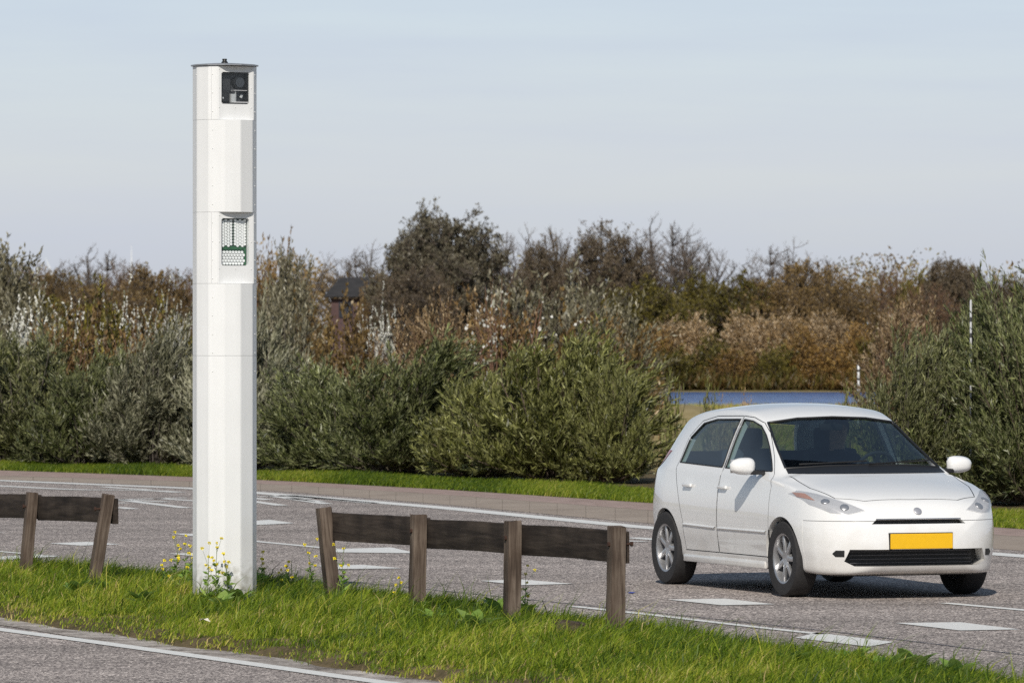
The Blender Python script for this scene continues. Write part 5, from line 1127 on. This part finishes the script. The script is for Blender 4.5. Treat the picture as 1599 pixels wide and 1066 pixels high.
# panels lying on the body surface
def panel(name, poly, axis, mat, parent, off=.002, sign=1, nx_=22, thick=0.0):
    a = np.array(poly); lo_, hi_ = a.min(0)-.005, a.max(0)+.005; b = bmesh.new(); bmesh.ops.create_grid(b, x_segments=nx_, y_segments=nx_, size=.5)
    for v in b.verts: v.co = Vector((lo_[0]+(v.co.x+.5)*(hi_[0]-lo_[0]), lo_[1]+(v.co.y+.5)*(hi_[1]-lo_[1]), 0))
    ar = sum(a[i][0]*a[(i+1) % len(a)][1]-a[(i+1) % len(a)][0]*a[i][1] for i in range(len(a)))
    for i in range(len(a)):
        p, q = a[i], a[(i+1) % len(a)]; d = q-p; nrm = np.array([d[1], -d[0]])*(1 if ar > 0 else -1)
        bmesh.ops.bisect_plane(b, geom=b.verts[:]+b.edges[:]+b.faces[:], plane_co=(*p, 0), plane_no=(*nrm, 0), clear_outer=True)
    dead = []
    for v in b.verts:
        if axis == 'Y': org, dr = Vector((v.co.x, sign*1.6, v.co.y)), Vector((0, -sign, 0))
        elif axis == 'X': org, dr = Vector((sign*2.8, v.co.x, v.co.y)), Vector((-sign, 0, 0))
        else: org, dr = Vector((v.co.x, v.co.y, 2.5)), Vector((0, 0, -1))
        h, nn, _, _ = bvh.ray_cast(org, dr)
        if h is None: dead.append(v); continue
        if nn.dot(dr) > 0: nn = -nn
        v.co = h+nn*off
    bmesh.ops.delete(b, geom=dead, context='VERTS')
    if thick: bmesh.ops.solidify(b, geom=b.faces[:], thickness=thick)
    bmesh.ops.recalc_face_normals(b, faces=b.faces); return link(name, bmmesh(name, b, mat, 35), parent)
def seam(name, pts, axis, parent, sign=1, r=.0035, mat='black', dense=14, off=-.001):
    P = []
    for p, q in zip(pts[:-1], pts[1:]):
        for t in np.linspace(0, 1, dense, endpoint=False): P.append(np.array(p)*(1-t)+np.array(q)*t)
    P.append(np.array(pts[-1])); H = []
    for v in P:
        if axis == 'Y': org, dr = Vector((v[0], sign*1.6, v[1])), Vector((0, -sign, 0))
        elif axis == 'X': org, dr = Vector((sign*2.8, v[0], v[1])), Vector((-sign, 0, 0))
        else: org, dr = Vector((v[0], v[1], 2.5)), Vector((0, 0, -1))
        h, nn, _, _ = bvh.ray_cast(org, dr)
        if h is not None: H.append(np.array(h+(nn if nn.dot(dr) < 0 else -nn)*off))
    v, q = tubes(np.array([H]), np.array([r]), np.array([r]), 6); return link(name, npmesh(name, v, q, mats=[M[mat]], smooth=True), parent)
panel('windshield', WS, 'X', M['glass'], car, -.006, 1, 34)
panel('rear_window', RW, 'X', M['glass'], car, -.006, -1)
for nm, o, poly, sy in pieces:
    w = panel('window', FW if poly is DF else BW, 'Y', M['glass'], o, -.006, sy); w.name = 'window'
    seam('window_seal', (FW if poly is DF else BW)+[(FW if poly is DF else BW)[0]], 'Y', o, sy, .007, 'black', 10, 0)
    seam('shut_line', poly+[poly[0]], 'Y', o, sy, .0055, 'black', 16, -.004)
    hx = .02 if poly is DF else -.72
    b = bmesh.new(); h, nn, _, _ = bvh.ray_cast(Vector((hx, sy*1.6, .83)), Vector((0, -sy, 0))); box(b, (h.x, h.y+sy*.018, h.z), (.17, .022, .028), None, .008); link('handle', bmmesh('handle', b, M['carpaint'], 40), o)
    seam('rub_strip', [(.93, .50), (-.07, .50)] if poly is DF else [(-.13, .50), (-.80, .51)], 'Y', o, sy, .010, 'carpaint', 30, .003)
seam('shut_line', HOOD[1:]+[HOOD[0]], 'Z', hood, 1, .006, 'black', 16, -.004)
seam('windshield_seal', WS+[WS[0]], 'X', car, 1, .010, 'black', 10, 0)
b = bmesh.new(); panel('cowl', [(-.68, .958), (.68, .958), (.665, 1.004), (0, 1.03), (-.665, 1.004)], 'X', M['black'], car, .003, 1, 20); b.free()
for sy in (1, -1):
    HL = [(sy*.48, .640), (sy*.575, .655), (sy*.735, .745), (sy*.785, .82), (sy*.74, .815), (sy*.60, .745)]
    HLP = [(.43, .690), (.56, .662), (.68, .675), (.775, .735), (.812, .815), (.79, .838), (.70, .815), (.56, .755)]
    lamp = panel('headlight', [(sy*a_, b_) for a_, b_ in HLP], 'X', M['lampback'], car, .002, 1, 40)
    cc_ = np.mean(HLP, axis=0)
    cv = panel('lens_cover', [(sy*(cc_[0]+(a_-cc_[0])*.985), cc_[1]+(b_-cc_[1])*.985) for a_, b_ in HLP], 'X', M['lamp'], lamp, .008, 1, 40)
    ind = panel('indicator', [(sy*.745, .765), (sy*.80, .79), (sy*.803, .825), (sy*.765, .815)], 'X', M['amber'], lamp, .005, 1, 16)
    for k, (lx_, ly_) in enumerate(((.575, .715), (.685, .758))):
        h, nn, _, _ = bvh.ray_cast(Vector((2.8, sy*lx_, ly_)), Vector((-1, 0, 0))); b = bmesh.new(); bmesh.ops.create_uvsphere(b, u_segments=20, v_segments=12, radius=.036)
        bmesh.ops.scale(b, vec=(1, 1, .3), verts=b.verts); mt = nn.to_track_quat('Z', 'Y').to_matrix(); bmesh.ops.rotate(b, cent=(0, 0, 0), matrix=mt, verts=b.verts); bmesh.ops.translate(b, vec=h+nn*.004, verts=b.verts); link('reflector', bmmesh('reflector', b, M['rim'], 50), lamp)
    fog = panel('fog_lamp', [(sy*.60, .335), (sy*.655, .335), (sy*.675, .36), (sy*.655, .385), (sy*.60, .385)], 'X', M['black'], bump, .003, 1, 14)
    tl = panel('tail_light', [(sy*.60, .82), (sy*.74, .82), (sy*.70, 1.10), (sy*.58, 1.10)], 'X', M['red'], car, .004, -1, 20)
    # door mirrors
    b = bmesh.new(); bmesh.ops.create_uvsphere(b, u_segments=24, v_segments=16, radius=1)
    for v in b.verts: q_ = lambda c_: math.copysign(abs(c_)**.72, c_); v.co = Vector((v.co.x*.075+(.02 if v.co.x < 0 else 0), q_(v.co.y)*.108, q_(v.co.z)*.068*(1-.18*v.co.y*sy)))
    for v in b.verts:
        if v.co.x < -.03: v.co.x = -.03
    bmesh.ops.translate(b, vec=(.70, sy*.945, 1.015), verts=b.verts); mi = link('mirror', bmmesh('mirror', b, M['carpaint'], 50), car)
    b = bmesh.new(); box(b, (.72, sy*.825, .965), (.07, .12, .035), None, .01); link('mirror_foot', bmmesh('mirror_foot', b, M['black'], 40), mi)
    b = bmesh.new(); box(b, (.664, sy*.945, 1.015), (.006, .17, .11), None, .002); link('mirror_glass', bmmesh('mirror_glass', b, M['chrome']), mi)
    b = bmesh.new(); box(b, (0, sy*.80, .235), (1.70, .03, .06), None, .012); link('side_skirt', bmmesh('side_skirt', b, M['carpaint'], 40), car)
# grilles, plate, emblem, lip
b = bmesh.new(); box(b, (1.80, 0, .328), (.02, 1.14, .13)); g = link('lower_grille', bmmesh('lower_grille', b, M['black']), bump)
for k in range(4):
    b = bmesh.new(); box(b, (1.835, 0, .282+k*.03), (.02, 1.04, .006)); link('grille_bar', bmmesh('grille_bar', b, M['dgrey']), g)
b = bmesh.new(); box(b, (1.915, 0, .605), (.02, .78, .036)); link('upper_grille', bmmesh('upper_grille', b, M['black']), bump)
seam('chrome_strip', [(-.36, .626), (.36, .626)], 'X', bump, 1, .005, 'chrome', 40, .002)
b = bmesh.new(); box(b, (2.052, 0, .455), (.012, .53, .118), None, .004); pl_ = link('number_plate', bmmesh('number_plate', b, M['plate']), bump)
b = bmesh.new(); box(b, (2.035, 0, .455), (.02, .545, .132), None, .004); link('plate_holder', bmmesh('plate_holder', b, M['black']), pl_)
h, nn, _, _ = bvh.ray_cast(Vector((2.8, 0, .685)), Vector((-1, 0, 0))); b = bmesh.new(); bmesh.ops.create_uvsphere(b, u_segments=24, v_segments=10, radius=.034); bmesh.ops.scale(b, vec=(1, 1, .2), verts=b.verts)
bmesh.ops.rotate(b, cent=(0, 0, 0), matrix=nn.to_track_quat('Z', 'Y').to_matrix(), verts=b.verts); bmesh.ops.translate(b, vec=h+nn*.004, verts=b.verts); link('emblem', bmmesh('emblem', b, M['badge'], 50), car)
b = bmesh.new(); box(b, (1.60, 0, .20), (.50, 1.25, .04), None, .015); box(b, (.0, 0, .215), (2.9, 1.3, .05)); link('underbody', bmmesh('underbody', b, M['black']), car)
for y0, y1 in ((-.55, .02), (.02, .60)):
    seam('wiper', [(y0, 1.022), (y1, 1.045)], 'X', car, 1, .007, 'black', 12, .012)
# wheels
b = bmesh.new(); lathe(b, [(.195, -.085), (.25, -.095), (.285, -.092), (.297, -.075), (.300, -.04), (.300, .04), (.297, .075), (.285, .092), (.25, .095), (.195, .085), (.195, -.085)], 56); tyre_m = bmmesh('tyre', b, M['tyre'], 35)
b = bmesh.new(); lathe(b, [(.196, -.08), (.198, -.086), (.185, -.080), (.175, -.03), (.19, .08)], 56); lathe(b, [(0, -.062), (.05, -.066), (.058, -.058), (.058, -.03)], 32)
for k in range(7):
    vs = box(b, (.115, -.056, 0), (.15, .022, .038), None, .006); bmesh.ops.rotate(b, cent=(0, 0, 0), matrix=Matrix.Rotation(k*2*math.pi/7, 3, 'Y'), verts=vs)
rim_m = bmmesh('rim', b, M['rim'], 35)
b = bmesh.new(); cyl(b, (0, -.01, 0), .172, .03, 'Y', 40); disc_m = bmmesh('hub_backing', b, M['dgrey'], 35)
for sx in (1, -1):
    for sy in (1, -1):
        w = empty('wheel', (sx*WB/2, sy*.735, .300)); w.parent = car; w.rotation_euler = (0, 0, 0 if sy < 0 else math.pi)
        link('tyre', tyre_m, w); link('rim', rim_m, w); link('hub_backing', disc_m, w)
# cabin
for sy in (1, -1):
    b = bmesh.new(); box(b, (-.22, sy*.36, .50), (.5, .48, .16), None, .05); box(b, (-.50, sy*.36, .82), (.14, .46, .62), Matrix.Rotation(R_(-10), 3, 'Y'), .05); st = link('seat', bmmesh('seat', b, M['cloth'], 50), car)
    b = bmesh.new(); box(b, (-.57, sy*.36, 1.21), (.09, .25, .17), None, .035); link('headrest', bmmesh('headrest', b, M['cloth'], 50), st)
b = bmesh.new(); box(b, (-1.05, 0, .50), (.45, 1.2, .18), None, .05); box(b, (-1.32, 0, .82), (.14, 1.2, .55), Matrix.Rotation(R_(-12), 3, 'Y'), .05); link('rear_bench', bmmesh('rear_bench', b, M['cloth'], 50), car)
b = bmesh.new(); box(b, (.80, 0, .87), (.42, 1.28, .16), None, .05); box(b, (.60, .36, .95), (.18, .34, .07), None, .03); link('dashboard', bmmesh('dashboard', b, M['dash'], 50), car)
b = bmesh.new(); r = []
for k in range(40):
    a = 2*math.pi*k/40; r.append([b.verts.new(((.175+.014*math.cos(c_))*math.cos(a), (.175+.014*math.cos(c_))*math.sin(a), .014*math.sin(c_))) for c_ in np.arange(8)*math.pi/4])
for k in range(40):
    for j in range(8): b.faces.new((r[k][j], r[(k+1) % 40][j], r[(k+1) % 40][(j+1) % 8], r[k][(j+1) % 8]))
box(b, (0, 0, -.01), (.34, .035, .014)); box(b, (-.085, 0, -.01), (.17, .035, .014)); cyl(b, (0, 0, -.012), .045, .03)
bmesh.ops.recalc_face_normals(b, faces=b.faces); link('steering_wheel', bmmesh('steering_wheel', b, M['dgrey'], 40), car, (.36, .36, .95), (0, R_(-66), 0))
b = bmesh.new(); box(b, (.30, .0, 1.315), (.025, .20, .055), None, .01); box(b, (.335, 0, 1.345), (.08, .02, .02)); link('rear_view_mirror', bmmesh('rear_view_mirror', b, M['black'], 40), car)

# ------------------------------------------------------------------ driver (seated, hands on the wheel)
dr = empty('person', (0, 0, 0)); bpy.context.view_layer.update()
dr.matrix_world = car.matrix_world.copy(); tag(dr, 'driver in a dark jacket with both hands on the steering wheel of the white car', 'person')
SK = [((-.36, .36, .62), .15), ((-.38, .36, .78), .135), ((-.41, .36, .95), .15), ((-.41, .36, 1.06), .11), ((-.40, .36, 1.13), .055), ((-.385, .36, 1.20), .075), ((-.38, .36, 1.275), .092), ((-.385, .36, 1.34), .072)]
E = [(0, 1), (1, 2), (2, 3), (3, 4), (4, 5), (5, 6), (6, 7)]
for s in (1, -1):
    b0 = len(SK); SK += [((-.41, .36+s*.18, 1.03), .062), ((-.28, .36+s*.25, .84), .05), ((.10, .36+s*.185, .90), .038), ((.25, .36+s*.16, .955), .026), ((.31, .36+s*.155, .985), .028)]
    E += [(2, b0), (b0, b0+1), (b0+1, b0+2), (b0+2, b0+3), (b0+3, b0+4)]
    for k in range(4):
        f0 = len(SK); y = .36+s*(.165-.013*k); L4 = (.9, 1.05, 1, .8)[k]
        SK += [((.345, y, 1.0-.012*k), .009), ((.375, y-s*.004, 1.0-.03*L4-.012*k), .0085), ((.36, y-s*.006, .975-.03*L4-.012*k), .008)]; E += [(b0+4, f0), (f0, f0+1), (f0+1, f0+2)]
    f0 = len(SK); SK += [((.33, .36+s*.125, .985), .010), ((.345, .36+s*.10, .975), .009)]; E += [(b0+4, f0), (f0, f0+1)]
    b0 = len(SK); SK += [((-.33, .36+s*.10, .60), .095), ((.12, .36+s*.14, .66), .07), ((.40, .36+s*.13, .36), .05), ((.50, .36+s*.13, .33), .035)]; E += [(0, b0), (b0, b0+1), (b0+1, b0+2), (b0+2, b0+3)]
me = bpy.data.meshes.new('person'); me.from_pydata([p for p, r in SK], E, []); po = bpy.data.objects.new('body', me); COL.objects.link(po)
sm = po.modifiers.new('skin', 'SKIN'); ss = po.modifiers.new('sub', 'SUBSURF'); ss.levels = ss.render_levels = 2
for k, (p, r) in enumerate(SK): me.skin_vertices[0].data[k].radius = (r, r)
me.skin_vertices[0].data[0].use_root = True
dg = bpy.context.evaluated_depsgraph_get(); bmz = bpy.data.meshes.new_from_object(po.evaluated_get(dg)); kill(po)
bmz.materials.clear(); bmz.materials.append(M['jacket']); bmz.materials.append(M['skin'])
for p in bmz.polygons:
    c_ = p.center; p.material_index = 1 if (c_.z > 1.115 or c_.x > .245 and c_.z > .8) else 0; p.use_smooth = True
pb = link('body', bmz, dr)
b = bmesh.new(); bmesh.ops.create_uvsphere(b, u_segments=20, v_segments=14, radius=.108)
for v in b.verts:
    v.co.z *= 1.05
    if v.co.x > .03 and v.co.z < .055: v.co.x = .03
bmesh.ops.translate(b, vec=(-.405, .36, 1.30), verts=b.verts); link('hair', bmmesh('hair', b, M['hair'], 60), pb)
b = bmesh.new()
box(b, (-.285, .36, 1.265), (.035, .024, .042), None, .008)
for s in (1, -1): bmesh.ops.translate(b, vec=(-.30, .36+s*.034, 1.29), verts=bmesh.ops.create_uvsphere(b, u_segments=10, v_segments=6, radius=.012)['verts'])
fc = link('face', bmmesh('face', b, M['skin'], 50), pb)
